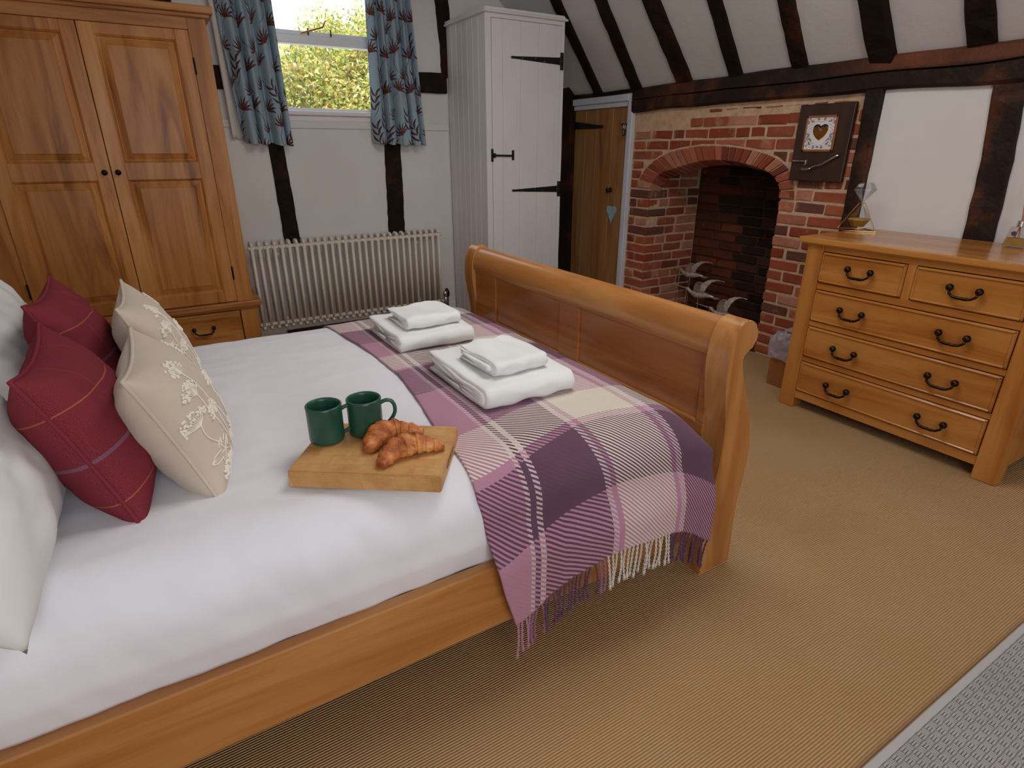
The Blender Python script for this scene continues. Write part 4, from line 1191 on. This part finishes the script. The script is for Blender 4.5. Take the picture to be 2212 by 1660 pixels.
cushion('pillow', Vector((-.475, 2.150, .845)), .355, .235, .110, .30, .0, M['pillow'], (-.45, 2.1, .65), 'plump white pillow at the far side of the bed, by the wardrobe', 'pillow', 'white bed pillows', pinch=.06, seed=25, piping=False, wr=.012, fold=.006)

# ------------------------------------------------------------------ towels
def ribbon(m, path, th, x0, x1, nx, seed, Mx, wob=.004):
    """closed section swept along local X; path in (y,z)"""
    P = [Vector((a, b)) for a, b in path]; n = len(P); up = []; dn = []
    for i in range(n):
        t = (P[min(n-1, i+1)]-P[max(0, i-1)]).normalized(); nn = Vector((-t.y, t.x))
        up.append(P[i]+nn*th/2); dn.append(P[i]-nn*th/2)
    def cap(a, b, s):
        c = (a+b)/2; d = (b-a)/2; t = Vector((-d.y, d.x))*s
        return [c-d*.7+t*.7, c+t, c+d*.7+t*.7]
    loop = up+cap(up[-1], dn[-1], 1)+dn[::-1]+cap(dn[0], up[0], 1); K = len(loop); vs = []
    for j in range(nx+1):
        f = j/nx; e = 0
        if j == 0 or j == nx: e = .42
        elif j == 1 or j == nx-1: e = .06; f = (.25 if j == 1 else nx-.25)/nx
        for k, q in enumerate(loop):
            ctr = P[min(n-1, k if k < n else max(0, 2*n+3-k-1))] if e else None
            q2 = q.lerp(Vector(ctr), e) if e else q
            wx = wob*2.2*noise.noise(Vector((q.x*22+seed, q.y*60, f*1.5))) if j in (0, nx) else 0
            dz = wob*1.3*noise.noise(Vector((q.x*9, f*5+seed, q.y*30)))
            vs.append(Mx @ Vector((x0+(x1-x0)*f+wx, q2.x+dz*.8, q2.y+dz)))
    fs = [(j*K+k, j*K+(k+1) % K, (j+1)*K+(k+1) % K, (j+1)*K+k) for j in range(nx) for k in range(K)]
    fs += [tuple(range(K))[::-1], tuple(nx*K+k for k in range(K))]
    m.add(vs, fs)
def U(y0, y1, zb, zt, n=10):
    """U turn with its bend at y0 (near side), open at y1"""
    r = (zt-zb)/2; out = [(y1-(y1-y0-r)*k/6, zb) for k in range(7)]
    out += [(y0+r-r*math.sin(a), (zb+zt)/2-r*math.cos(a)) for a in [PI*k/n for k in range(1, n)]]
    out += [(y0+r+(y1-y0-r)*k/6, zt) for k in range(7)]
    return out
def towel(corner, ang, W, D, z, H, layers, label, group, seed, droop=.0):
    Mx = Matrix.Translation(Vector((corner[0], corner[1], z))) @ Matrix.Rotation(ang, 4, 'Z')
    m = MB(); th = H/(layers*2)*.90
    for k in range(layers):
        zb = th*.5+k*th*1.02; zt = H-th*.5-k*th*1.02
        if zt-zb < th: zt = zb+th
        pth = U(k*th*1.1+.004*k, D-.012*k, zb, zt)
        sx = .007*math.sin(k*2.1+seed)
        ribbon(m, pth, th*1.04, 0+sx, W+sx*.5, 18, seed+k*3, Mx, .006)
    return thing_mesh(m, 'folded_towel', M['towel'], tuple(Mx.translation), label, 'towel', group, smooth=True, sub=1)
zt_ = .664
towel((.742, 1.392), .0, .335, .425, zt_-.002, .072, 3, 'large folded white towel at the bottom of the stack nearer the camera', 'white towels', 3)
towel((.808, 1.455), .04, .205, .235, zt_+.071, .052, 3, 'small folded white towel on top of the stack nearer the camera', 'white towels', 7)
towel((.722, 2.035), .0, .325, .37, zt_-.004, .066, 3, 'large folded white towel at the bottom of the stack nearer the radiator', 'white towels', 11)
towel((.782, 2.10), .02, .235, .22, zt_+.063, .050, 3, 'small folded white towel on top of the stack nearer the radiator', 'white towels', 17)

# ------------------------------------------------------------------ board, mugs, croissants
BA = math.atan2(-.21, .301); BZ = .648
bc = Vector((.378, 1.294, BZ)); BM = Matrix.Translation(bc) @ Matrix.Rotation(BA, 4, 'Z')
L2, D2, HB = .184, .131, .046
bm = bmesh.new(); bmesh.ops.create_cube(bm, size=1)
for v in bm.verts: v.co = Vector((v.co.x*2*L2, v.co.y*2*D2, (v.co.z+.5)*HB))
bmesh.ops.bevel(bm, geom=bm.edges[:], offset=.003, segments=2, affect='EDGES')
me = bpy.data.meshes.new('board_body'); 
uvl = bm.loops.layers.uv.new('UVMap')
for f in bm.faces:
    for l in f.loops:
        c = l.vert.co; l[uvl].uv = (c.x+.3+(.2*c.z), c.y+.3+c.z)
bmesh.ops.transform(bm, matrix=Matrix.Rotation(BA, 4, 'Z'), verts=bm.verts)
bm.to_mesh(me); bm.free(); me.materials.append(M['board'])
board = empty('chopping_board', tuple(bc), 'thick butcher block chopping board lying on the white duvet', 'board')
bo = bpy.data.objects.new('board_body', me); COL.objects.link(bo); bo.parent = board
# finger slot at the right end, cut with a boolean of a real slot shape
sm = MB(BM); pts = [(-.050, .022), (.050, .022)]
slot = [( .036*math.cos(a)*1.0 + (.020 if math.cos(a) > 0 else -.020), .023+.0095*math.sin(a)) for a in [2*PI*k/20 for k in range(20)]]
sm.prism(slot, 'x', L2-.028, L2+.02)
cut = sm.build('slot_cutter', M['board'], None)
bmod = bo.modifiers.new('slot', 'BOOLEAN'); bmod.object = cut; bmod.operation = 'DIFFERENCE'; bmod.solver = 'EXACT'
dg = bpy.context.evaluated_depsgraph_get(); nme = bpy.data.meshes.new_from_object(bo.evaluated_get(dg)); bo.modifiers.clear(); bo.data = nme
bpy.data.objects.remove(cut)

def mug(c, ang, label):
    root = empty('mug', c, label, 'mug', 'green mugs on the board')
    x, y, z = c; m = MB()
    R, H = .0445, .102
    m.lathe([(0, .001), (R-.006, .001), (R-.001, .004), (R, .010), (R+.0003, H-.01), (R+.001, H-.002), (R-.0008, H), (R-.004, H-.001), (R-.0052, H-.008), (R-.0055, .012), (R-.010, .007), (0, .0065)], c, 40)
    m.build('cup', M['mug'], root, smooth=True)
    d = Vector((math.cos(ang), math.sin(ang), 0)); path = []
    for t, (r_, h_) in enumerate([(R-.002, .084), (R+.012, .090), (R+.026, .087), (R+.034, .072), (R+.033, .052), (R+.022, .033), (R+.010, .022), (R-.002, .017)]):
        path.append(Vector(c)+d*r_+Vector((0, 0, h_)))
    q = []
    for i in range(len(path)-1):
        for k in range(3):
            t = k/3; p0, p1_, p2_, p3 = path[max(0, i-1)], path[i], path[i+1], path[min(len(path)-1, i+2)]
            q.append(.5*((2*p1_)+(-p0+p2_)*t+(2*p0-5*p1_+4*p2_-p3)*t*t+(-p0+3*p1_-3*p2_+p3)*t**3))
    q.append(path[-1]); m = MB(); m.tube(q, .0052, 10); hd = m.build('handle', M['mug'], root, smooth=True)
    return root
mug((.277, 1.402, BZ+HB), math.radians(-14), 'green stoneware mug at the left corner of the board')
mug((.378, 1.390, BZ+HB), math.radians(-20), 'green stoneware mug nearer the croissants, handle free to the right')

def croissant(P, R, label, seed):
    """P: centre-line points (x,y) on the board, R: radius at each"""
    pts = [Vector((a, b, 0)) for a, b in P]; n = 60; C = []; 
    for i in range(n+1):
        t = i/n*(len(pts)-1); k = min(int(t), len(pts)-2); f = t-k
        p0, p1_, p2_, p3 = pts[max(0, k-1)], pts[k], pts[k+1], pts[min(len(pts)-1, k+2)]
        c = .5*((2*p1_)+(-p0+p2_)*f+(2*p0-5*p1_+4*p2_-p3)*f*f+(-p0+3*p1_-3*p2_+p3)*f**3)
        C.append((c, R[k]+(R[min(k+1, len(R)-1)]-R[k])*(f*f*(3-2*f))))
    m = MB(); K = 28; vs = []
    for i, (c, r) in enumerate(C):
        t = i/n; a = C[max(0, i-1)][0]; b = C[min(n, i+1)][0]; T = (b-a).normalized(); N = Vector((-T.y, T.x, 0))
        # rolled layers: saw-tooth steps winding around
        for k in range(K):
            th = 2*PI*k/K; u = abs(t-.5)*2
            saw = (u*4.6+.06*math.sin(th+seed)+.10*noise.noise(Vector((th, seed, 1)))) % 1.0
            rr = r*(1.13-.30*saw**1.1) if u > .1 else r*1.10
            rr *= 1+.05*noise.noise(Vector((t*40, math.cos(th)*5, math.sin(th)*5+seed)))+.08*noise.noise(Vector((t*9, math.cos(th)*2, math.sin(th)*2+seed)))
            x = N*(math.cos(th)*rr*1.08); zz = max(-.72*r, math.sin(th)*rr*.86)
            vs.append(tuple(c+x+Vector((0, 0, BZ+HB+.002+.72*r+zz))))
    fs = [(i*K+k, i*K+(k+1) % K, (i+1)*K+(k+1) % K, (i+1)*K+k) for i in range(n) for k in range(K)]+[tuple(range(K))[::-1], tuple(n*K+k for k in range(K))]
    m.add(vs, fs)
    return thing_mesh(m, 'croissant', M['croissant'], (P[2][0], P[2][1], BZ+HB), label, 'croissant', 'croissants on the board', smooth=True, sub=1)
croissant([(.345, 1.185), (.372, 1.205), (.408, 1.225), (.450, 1.222), (.490, 1.206), (.517, 1.193)], [.012, .021, .030, .029, .020, .010], 'flaky croissant lying in front of the other one', 2)
croissant([(.345, 1.270), (.366, 1.292), (.392, 1.318), (.432, 1.330), (.468, 1.318), (.503, 1.296)], [.014, .024, .031, .029, .021, .012], 'flaky croissant lying behind the other one, next to the mug', 5)
# ------------------------------------------------------------------ chest of drawers
XC = 2.985
ch = empty('chest_of_drawers', (3.28, 1.34, 0), 'golden oak chest with two short and three long drawers', 'chest of drawers')
CYL, CYR = 1.885, .790
for (a, b, xa, xb) in ((1.795, CYL, XC, XC+.085), (CYR, .885, XC, XC+.085), (1.815, CYL, 3.49, 3.56), (CYR, .86, 3.49, 3.56)):
    m = MB(); m.box(xa, xb, a, b, 0, .936, .004); m.build('leg', M['chest_z'], ch)
m = MB()
for z0, z1 in ((.900, .936), (.700, .735), (.496, .524), (.290, .318), (.062, .108)): m.box(XC+.006, XC+.04, .885, 1.795, z0, z1, .002)
m.build('front_rail', M['chest_y'], ch)
m = MB(); m.box(XC+.006, XC+.04, 1.334, 1.372, .735, .905, .002); m.build('divider', M['chest_z'], ch)
m = MB(); m.box(XC+.08, 3.49, 1.845, 1.872, .062, .936, .002); m.build('side_panel', M['chest_z'], ch)
m = MB(); m.box(XC+.08, 3.49, .803, .83, .062, .936, .002); m.build('side_panel', M['chest_z'], ch)
m = MB(); m.box(3.53, 3.55, .85, 1.83, .062, .93); m.build('back_panel', M['chest_y'], ch)
m = MB(); m.box(2.962, 3.60, .745, 1.928, .936, .966, .006); m.box(2.974, 3.59, .757, 1.916, .928, .937, .003); m.build('chest_top', M['chest_y'], ch)
def bail(parent, yc, zc, xf):
    m = MB()
    for s_ in (-1, 1):
        m.tube([(xf, yc+s_*.057, zc), (xf-.022, yc+s_*.057, zc)], .0055, 8); m.ball((xf-.024, yc+s_*.057, zc+.002), .0165, 12)
    m.tube([(xf-.026, yc-.056, zc-.006), (xf-.030, yc-.052, zc-.022), (xf-.033, yc-.034, zc-.035), (xf-.034, yc-.012, zc-.037), (xf-.034, yc, zc-.036), (xf-.034, yc+.012, zc-.037), (xf-.033, yc+.034, zc-.035), (xf-.030, yc+.052, zc-.022), (xf-.026, yc+.056, zc-.006)], [.0055, .006, .0055, .0075, .0065, .0075, .0055, .006, .0055], 10)
    for q in (-.022, 0, .022): m.ball((xf-.034, yc+q, zc-.036), .0078, 8)
    return m.build('handle', M['bronze'], parent, smooth=True)
def drawer(y0, y1, z0, z1, hs):
    xf = XC+.002
    m = MB(); m.box(xf, xf+.30, y0+.002, y1-.002, z0+.002, z1-.002, .002); d = m.build('drawer', M['chest_y'], ch)
    b = MB(); i = .004; w = .010
    for (a, c, e, f) in ((y0+i, y1-i, z0+i, z0+i+w), (y0+i, y1-i, z1-i-w, z1-i), (y0+i, y0+i+w, z0+i, z1-i), (y1-i-w, y1-i, z0+i, z1-i)): b.box(xf-.006, xf+.002, a, c, e, f, .0035)
    b.build('moulding', M['chest_y'], d)
    for (yc, zc) in hs: bail(d, yc, zc, xf)
drawer(1.372, 1.795, .737, .898, [(1.577, .832)]); drawer(.888, 1.334, .737, .898, [(1.113, .830)])
drawer(.888, 1.795, .526, .698, [(1.572, .620), (1.106, .623)]); drawer(.888, 1.795, .320, .494, [(1.564, .411), (1.100, .414)]); drawer(.888, 1.795, .110, .288, [(1.558, .203), (1.094, .205)])

# ------------------------------------------------------------------ waste bin with liner
bn = empty('waste_bin', (3.30, 2.01, 0), 'small wooden waste bin with clear plastic liner between chest and brickwork', 'bin')
m = MB(); o_ = .012
def frus(m, x0, x1, y0, y1, z0, z1, f, t=.010):
    vs = [(x0+f, y0+f*.3, z0), (x1-f, y0+f*.3, z0), (x1-f, y1-f*.3, z0), (x0+f, y1-f*.3, z0), (x0, y0, z1), (x1, y0, z1), (x1, y1, z1), (x0, y1, z1),
          (x0+t, y0+t, z1), (x1-t, y0+t, z1), (x1-t, y1-t, z1), (x0+t, y1-t, z1), (x0+f+t, y0+t+.003, z0+t), (x1-f-t, y0+t+.003, z0+t), (x1-f-t, y1-t-.003, z0+t), (x0+f+t, y1-t-.003, z0+t)]
    m.add(vs, [(3,2,1,0), (0,1,5,4), (1,2,6,5), (2,3,7,6), (3,0,4,7), (4,5,9,8), (5,6,10,9), (6,7,11,10), (7,4,8,11), (8,9,13,12), (9,10,14,13), (10,11,15,14), (11,8,12,15), (12,13,14,15)])
frus(m, 3.175, 3.42, 1.905, 2.115, 0, .285, .004); m.build('box', M['bin_wood'], bn)
def liner(u, v):
    a = u*2*PI; ca, sa = math.cos(a), math.sin(a); k = max(abs(ca), abs(sa)); cx, cy = ca/k, sa/k
    nz = noise.noise(Vector((ca*2.2, sa*2.2, v*3))); nz2 = noise.noise(Vector((ca*6, sa*6, v*7+4)))
    if v < .45:
        t = v/.45; z = .185+.12*t+.02*nz*(1-t) ; ex = .013+.012*nz2*(1-t)+.004
    else:
        t = (v-.45)/.55; z = .305+.045*math.sin(t*PI*.8)+.035*nz*t; ex = .014-.045*t+.016*nz2
    return (3.2975+cx*(.1225+ex), 2.01+cy*(.105+ex), z+.012*nz2)
m = MB(); m.grid(liner, 90, 22); m.build('bin_liner', M['liner'], bn, smooth=True, merge=.0005)

# ------------------------------------------------------------------ hourglass
zt = .967; hc = Vector((3.44, 1.905, zt))
hg = empty('hourglass', tuple(hc), 'diamond shaped glass hourglass with gold sand in a brass wire frame', 'hourglass')
dv = [Vector((.0, .105, 0)), Vector((-.095, -.0, 0)), Vector((.0, -.115, 0)), Vector((.095, .0, 0))]
m = MB(); base = [hc+v+Vector((0, 0, .003)) for v in dv]
m.tube(base, .0028, 6, closed=True)
nk = hc+Vector((0, -.01, .150))
for p, q in ((base[0], nk+Vector((0, .018, .0))), (base[2], nk+Vector((0, -.018, 0)))): m.tube([p, q], .0028, 6)
m.tube([nk+Vector((0, .018, 0)), nk+Vector((-.018, 0, 0)), nk+Vector((0, -.018, 0)), nk+Vector((.018, 0, 0))], .0024, 6, closed=True)
m.tube([base[1], base[1]+Vector((.03, 0, .0)), base[3]], .002, 6)
m.build('wire_frame', M['brass'], hg)
cz = nk.z; cb = (nk.x, nk.y, 0)
m = MB(); m.lathe([(.0, cz-.128), (.034, cz-.128), (.062, cz-.088), (.004, cz-.004), (.004, cz+.004), (.060, cz+.072), (.036, cz+.108), (0, cz+.110)], cb, 8)
m.build('glass_bulb', M['clear'], hg)
m = MB(); m.lathe([(0, cz-.126), (.032, cz-.126), (.058, cz-.090), (.052, cz-.083), (.020, cz-.088), (0, cz-.080)], cb, 8); m.build('sand', M['sand'], hg)

# reed diffuser at the edge of the picture
dc = (3.50, 1.168, zt); df = empty('reed_diffuser', dc, 'clear square glass reed diffuser with amber oil on the chest', 'diffuser')
m = MB(); m.prism([(dc[1]-.040, zt), (dc[1]+.040, zt), (dc[1]+.026, zt+.092), (dc[1]-.026, zt+.092)], 'x', dc[0]-.030, dc[0]+.030); m.build('bottle', M['clear'], df)
m = MB(); m.prism([(dc[1]-.037, zt+.005), (dc[1]+.037, zt+.005), (dc[1]+.032, zt+.040), (dc[1]-.032, zt+.040)], 'x', dc[0]-.026, dc[0]+.026); m.build('oil', M['sand'], df)
m = MB(); m.lathe([(0, .092), (.015, .092), (.016, .094), (.016, .118), (.014, .120), (0, .120)], dc, 20); m.build('collar', M['steel'], df, smooth=False)
m = MB(); m.lathe([(0, -.0325), (.011, -.0325), (.011, -.030), (0, -.030)], (dc[0], dc[1]+.006, zt+.062), 14, 'x'); m.build('seal', M['tassel_purple'], df)
for i, (a, b) in enumerate(((.028, .01), (-.02, .02), (.004, -.03), (-.035, -.01), (.015, .03))):
    m = MB(); m.tube([(dc[0]-b*.3, dc[1]-a*.5, zt+.02), (dc[0]+b, dc[1]+a, zt+.275-i*.008)], .0018, 6); m.build('reed', M['reed'], df)

# ------------------------------------------------------------------ plaque with the tile, heart and two bent forks
pq = empty('wall_plaque', (XE-.03, 2.31, 1.43), 'dark wooden plaque with patterned heart tile and two bent forks on the bricks', 'plaque')
PX = XE-.045
m = MB(); m.box(PX, XE-.012, 2.135, 2.485, 1.212, 1.652, .004); m.build('backboard', M['plaque_wood'], pq)
fy0, fy1, fz0, fz1 = 2.222, 2.424, 1.384, 1.588
m = MB()
for a in ((fy0, fy1, fz0, fz0+.013), (fy0, fy1, fz1-.013, fz1), (fy0, fy0+.013, fz0, fz1), (fy1-.013, fy1, fz0, fz1)): m.box(PX-.008, PX, *a, .002)
m.build('tile_frame', M['copper_wood'], pq)
hs = []
for i in range(40):
    a = 2*PI*i/40; hs.append((16*math.sin(a)**3/16*.053, (13*math.cos(a)-5*math.cos(2*a)-2*math.cos(3*a)-math.cos(4*a))/16*.055))
HC = (2.321, 1.482)
N = 110
m = MB(); ty0, ty1, tz0, tz1 = fy0+.013, fy1-.013, fz0+.013, fz1-.013
Y_, Z_ = np.meshgrid(np.linspace(ty0, ty1, N+1), np.linspace(tz0, tz1, N+1))
def inheart(y, z, k=1.0):
    yy, zz = (y-HC[0])/(.054*k), (z-HC[1]-.004)/(.053*k)
    return (yy*yy+zz*zz-.62)**3 - yy*yy*zz**3*1.1
hv = inheart(Y_, Z_)
vs = np.stack([np.full_like(Y_, PX-.006), Y_, Z_], -1).reshape(-1, 3).tolist()
fc = [(j*(N+1)+i, j*(N+1)+i+1, (j+1)*(N+1)+i+1, (j+1)*(N+1)+i) for j in range(N) for i in range(N) if hv[j, i] > 0 or hv[j+1, i+1] > 0]
m.add([tuple(p) for p in vs], fc)
white = np.array(srgb(226, 220, 220)[:3]); ink = np.array(srgb(120, 104, 106)[:3])
Cc = np.tile(white, (Y_.size, 1)); yf, zf_ = Y_.ravel(), Z_.ravel()
ay = np.abs(yf-(ty0+ty1)/2)
msk = (np.abs(np.sin(np.hypot(ay-.03, zf_-1.46)*230)) < .22)
rr = random.Random(3)
for k in range(46):
    cy_, cz_ = rr.uniform(0, .088), rr.uniform(tz0+.004, tz1-.004); a = rr.uniform(0, 6)
    for q in range(5):
        aa = a+q*1.256; msk |= leaf_mask(ay, zf_, cy_, cz_, cy_+.0085*math.cos(aa), cz_+.0085*math.sin(aa), .0017)
msk &= (hv.ravel() > .5)
Cc[msk] = ink
m.col = np.concatenate([Cc, np.ones((len(Cc), 1))], 1)
m.build('heart_tile', M['tile_print'], pq, recalc=False)
hp = [(HC[0]+a*1.0, HC[1]+.002+b*1.0) for a, b in hs]
m = MB(); m.prism(hp, 'x', PX-.002, PX-.0005); m.build('heart_mirror', M['amber_glass'], pq)
mm = MB(); n = len(hs); o1 = [(HC[0]+a, HC[1]+.002+b) for a, b in hs]
mm.add([(PX-.007, *p) for p in o1]+[(PX-.001, *p) for p in o1], [(i, (i+1) % n, n+(i+1) % n, n+i) for i in range(n)]); mm.build('heart_rim', M['white_paint'], pq)
# straight fork with curled tines, handle pointing left
def fork(pts, rs, tines, nm_label):
    m = MB(); m.tube(pts, rs, 8)
    for t in tines: m.tube(t, .0014, 5)
    o = m.build('bent_fork', M['steel'], pq, smooth=True); return o
fx = PX-.012
fork([(fx, 2.474, 1.330), (fx, 2.455, 1.330), (fx, 2.42, 1.329), (fx, 2.385, 1.330), (fx-.004, 2.372, 1.330)], [.004, .0075, .0045, .003, .006],
     [[(fx-.004, 2.374, 1.330), (fx-.010, 2.362, 1.330+d), (fx-.022, 2.356, 1.328+d*1.8), (fx-.030, 2.366, 1.316+d*2)] for d in (-.006, -.002, .002, .006)], '')
fork([(fx, 2.172, 1.366), (fx, 2.185, 1.360), (fx-.003, 2.215, 1.342), (fx-.006, 2.262, 1.314), (fx-.006, 2.288, 1.306), (fx-.006, 2.312, 1.302), (fx-.006, 2.330, 1.290)], [.006, .0085, .0055, .0035, .003, .003, .007],
     [[(fx-.006, 2.328, 1.290), (fx-.008, 2.350, 1.284+d*.6), (fx-.008, 2.380, 1.281+d), (fx-.008, 2.404, 1.286+d)] for d in (-.006, -.002, .002, .006)], '')

# ------------------------------------------------------------------ metal birds in the hearth
def bird(c, s, label, up=.10):
    cx, cy, cz = c; root = empty('bird_sculpture', (cx, cy, .04), label, 'sculpture', 'metal birds in the fireplace')
    def P(d, h, o=0): return (cx+o*s, cy-d*s, cz+h*s)     # d along flight axis: head at negative d
    m = MB(); m.tube([P(-.16, .022), P(-.13, .020), P(-.10, .0), P(-.05, -.012), P(0, -.012), (P(.06, -.006)), P(.12, .0), P(.17, .004)], [.013*s, .017*s, .015*s, .030*s, .036*s, .030*s, .016*s, .008*s], 10)
    m.build('body', M['bird'], root, smooth=True)
    m = MB(); m.tube([P(-.17, .022), P(-.25, .026), P(-.33, .028)], [.006*s, .004*s, .002*s], 6); m.build('beak', M['bird'], root)
    def wing(sgn, name):
        m = MB(); rows = []
        for k in range(7):
            t = k/6
            lead = Vector(P(-.045+.04*t+.17*t*t, .018+up/.10*(.115*math.sin(t*PI*.62)), sgn*(.02+.10*t)))
            chord = (.075*(1-t)**.6+.008)*s
            rows.append((lead, lead+Vector((0, -chord, -.012*s*(1-t)))))
        vs = [p for r in rows for p in r]; m.add(vs, [(2*i, 2*i+1, 2*i+3, 2*i+2) for i in range(6)])
        m.build(name, M['bird'], root, solid=.004)
    wing(1, 'wing'); wing(-1, 'wing')
    m = MB(); a, b = Vector(P(.13, .002)), Vector(P(.22, -.006)); m.add([a+Vector((.01, 0, 0)), a-Vector((.01, 0, 0)), b-Vector((.03, 0, 0)), b+Vector((.03, 0, 0))], [(0,1,2,3)]); m.build('tail', M['bird'], root, solid=.004)
    for d in (0.0, -.15):
        m = MB(); m.tube([P(d, -.02 if d == 0 else .01), (cx, cy-d*s, .045)], .0022, 5); m.build('wire', M['rope'], root)
    m = MB(); m.box(cx-.05, cx+.05, cy-.10, cy+.20*s, .033, .046, .002); m.build('base', M['soot_mortar'], root)
    return root
bird((4.02, 3.60, .365), .85, 'highest metal wading bird with spread wings in the hearth')
bird((3.93, 3.40, .235), .95, 'middle metal wading bird with long thin beak in the hearth')
bird((3.84, 3.06, .15), .85, 'lowest metal wading bird behind the scroll of the footboard', .13)

# ------------------------------------------------------------------ rug
RX0_, RX1_, RY0, RY1 = .85, 2.13, -.62, .372
rug = empty('rug', (1.5, -.1, 0), 'pale grey basket weave rug at the bottom right corner', 'rug')
m = MB(); m.box(RX0_, RX1_, RY0, RY1, .001, .007, .002)
m.box(RX0_, RX1_, RY1-.020, RY1, .006, .0125, .003); m.build('binding', M['rug_border'], rug)
m = MB(); m.box(RX1_-.010, RX1_+.055, RY0, RY1-.006, .001, .016, .004); m.build('end_binding', M['rug_dark'], rug)
m = MB(); cs = .0195; ny = int((RY1-.022-RY0)/cs); nx = int((RX1_-.01-RX0_)/cs)
for i in range(nx):
    for j in range(ny):
        x, y = RX0_+i*cs, RY1-.022-(j+1)*cs
        h = (i+j) % 2
        for q in range(3):                       # three yarns per basket cell
            if h: a, b, c, d = x, x+cs*.98, y+q*cs/3, y+(q+.92)*cs/3
            else: a, b, c, d = x+q*cs/3, x+(q+.92)*cs/3, y, y+cs*.98
            e = .0012; zt2 = .0112 if h else .0100
            m.add([(a, c, .006), (b, c, .006), (b, d, .006), (a, d, .006), (a+e, c+e, zt2), (b-e, c+e, zt2), (b-e, d-e, zt2), (a+e, d-e, zt2)], [(4,5,6,7), (0,1,5,4), (1,2,6,5), (2,3,7,6), (3,0,4,7)])
tag(m.build('weave', M['rug_weave'], rug, recalc=False), kind='stuff')

# ------------------------------------------------------------------ tree outside the window
tr = empty('tree', (2.6, 10.2, -2.6), 'leafy autumn tree with green and yellow leaves outside the window', 'tree')
rt = random.Random(77)
def crown(x):
    return 2.95+.28*math.sin(x*2.1+.6)+.12*math.sin(x*5.3)+.25*(x-2.6)*.35
vs = []; fs = []; cols = []
G = [srgb(166, 182, 92), srgb(206, 208, 120), srgb(130, 156, 74), srgb(232, 222, 140), srgb(184, 192, 112), srgb(228, 200, 110), srgb(222, 224, 170), srgb(206, 176, 128)]
clus = []
for _ in range(2300):
    x = rt.uniform(-.6, 6.2); d = rt.random()**1.5; z = crown(x)-d*3.6; y = 9.0+rt.uniform(0, 2.2)+.25*abs(x-2.7)*.3+ (0 if d > .2 else .4)
    clus.append((x, y, z, .30 if d > .12 else .16))
for _ in range(70):
    x = rt.uniform(.2, 5.4); clus.append((x, 9.6+rt.random(), crown(x)+rt.uniform(0, .5)**1.3, .12))
for (cx_, cy_, cz_, r) in clus:
    col0 = rt.choice(G)
    for _ in range(62 if r > .2 else 24):
        p = Vector((cx_+rt.gauss(0, r*.6), cy_+rt.gauss(0, r*.5), cz_+rt.gauss(0, r*.5)))
        a = Vector([rt.gauss(0, 1) for _ in range(3)]).normalized(); b = a.orthogonal().normalized(); L = rt.uniform(.026, .048); w = L*.6
        n = len(vs); vs += [p-a*L, p+b*w, p+a*L, p-b*w]; fs.append((n, n+1, n+2, n+3))
        c = col0 if rt.random() < .5 else rt.choice(G); k = rt.uniform(.75, 1.15); cols += [(c[0]*k, c[1]*k, c[2]*k, 1)]*4
m = MB(); m.v = [tuple(p) for p in vs]; m.f = fs; m.col = np.array(cols)
tag(m.build('foliage', M['leaf'], tr, recalc=False), kind='stuff')
m = MB(); m.tube([(2.6, 10.4, -2.6), (2.62, 10.4, -1), (2.7, 10.3, .2)], [.22, .18, .14], 10)
for k in range(26):
    x = rt.uniform(.2, 5.4); z = crown(x)+rt.uniform(-.5, .25)
    m.tube([(2.7+(x-2.7)*.15, 10.3, .1), (2.7+(x-2.7)*.6, 10.0+rt.uniform(-.3, .3), .9+rt.uniform(-.3, .3)), (x, 9.8+rt.uniform(-.4, .4), z)], [.07, .03, .006], 6)
m.build('branches', M['bark'], tr, smooth=True)
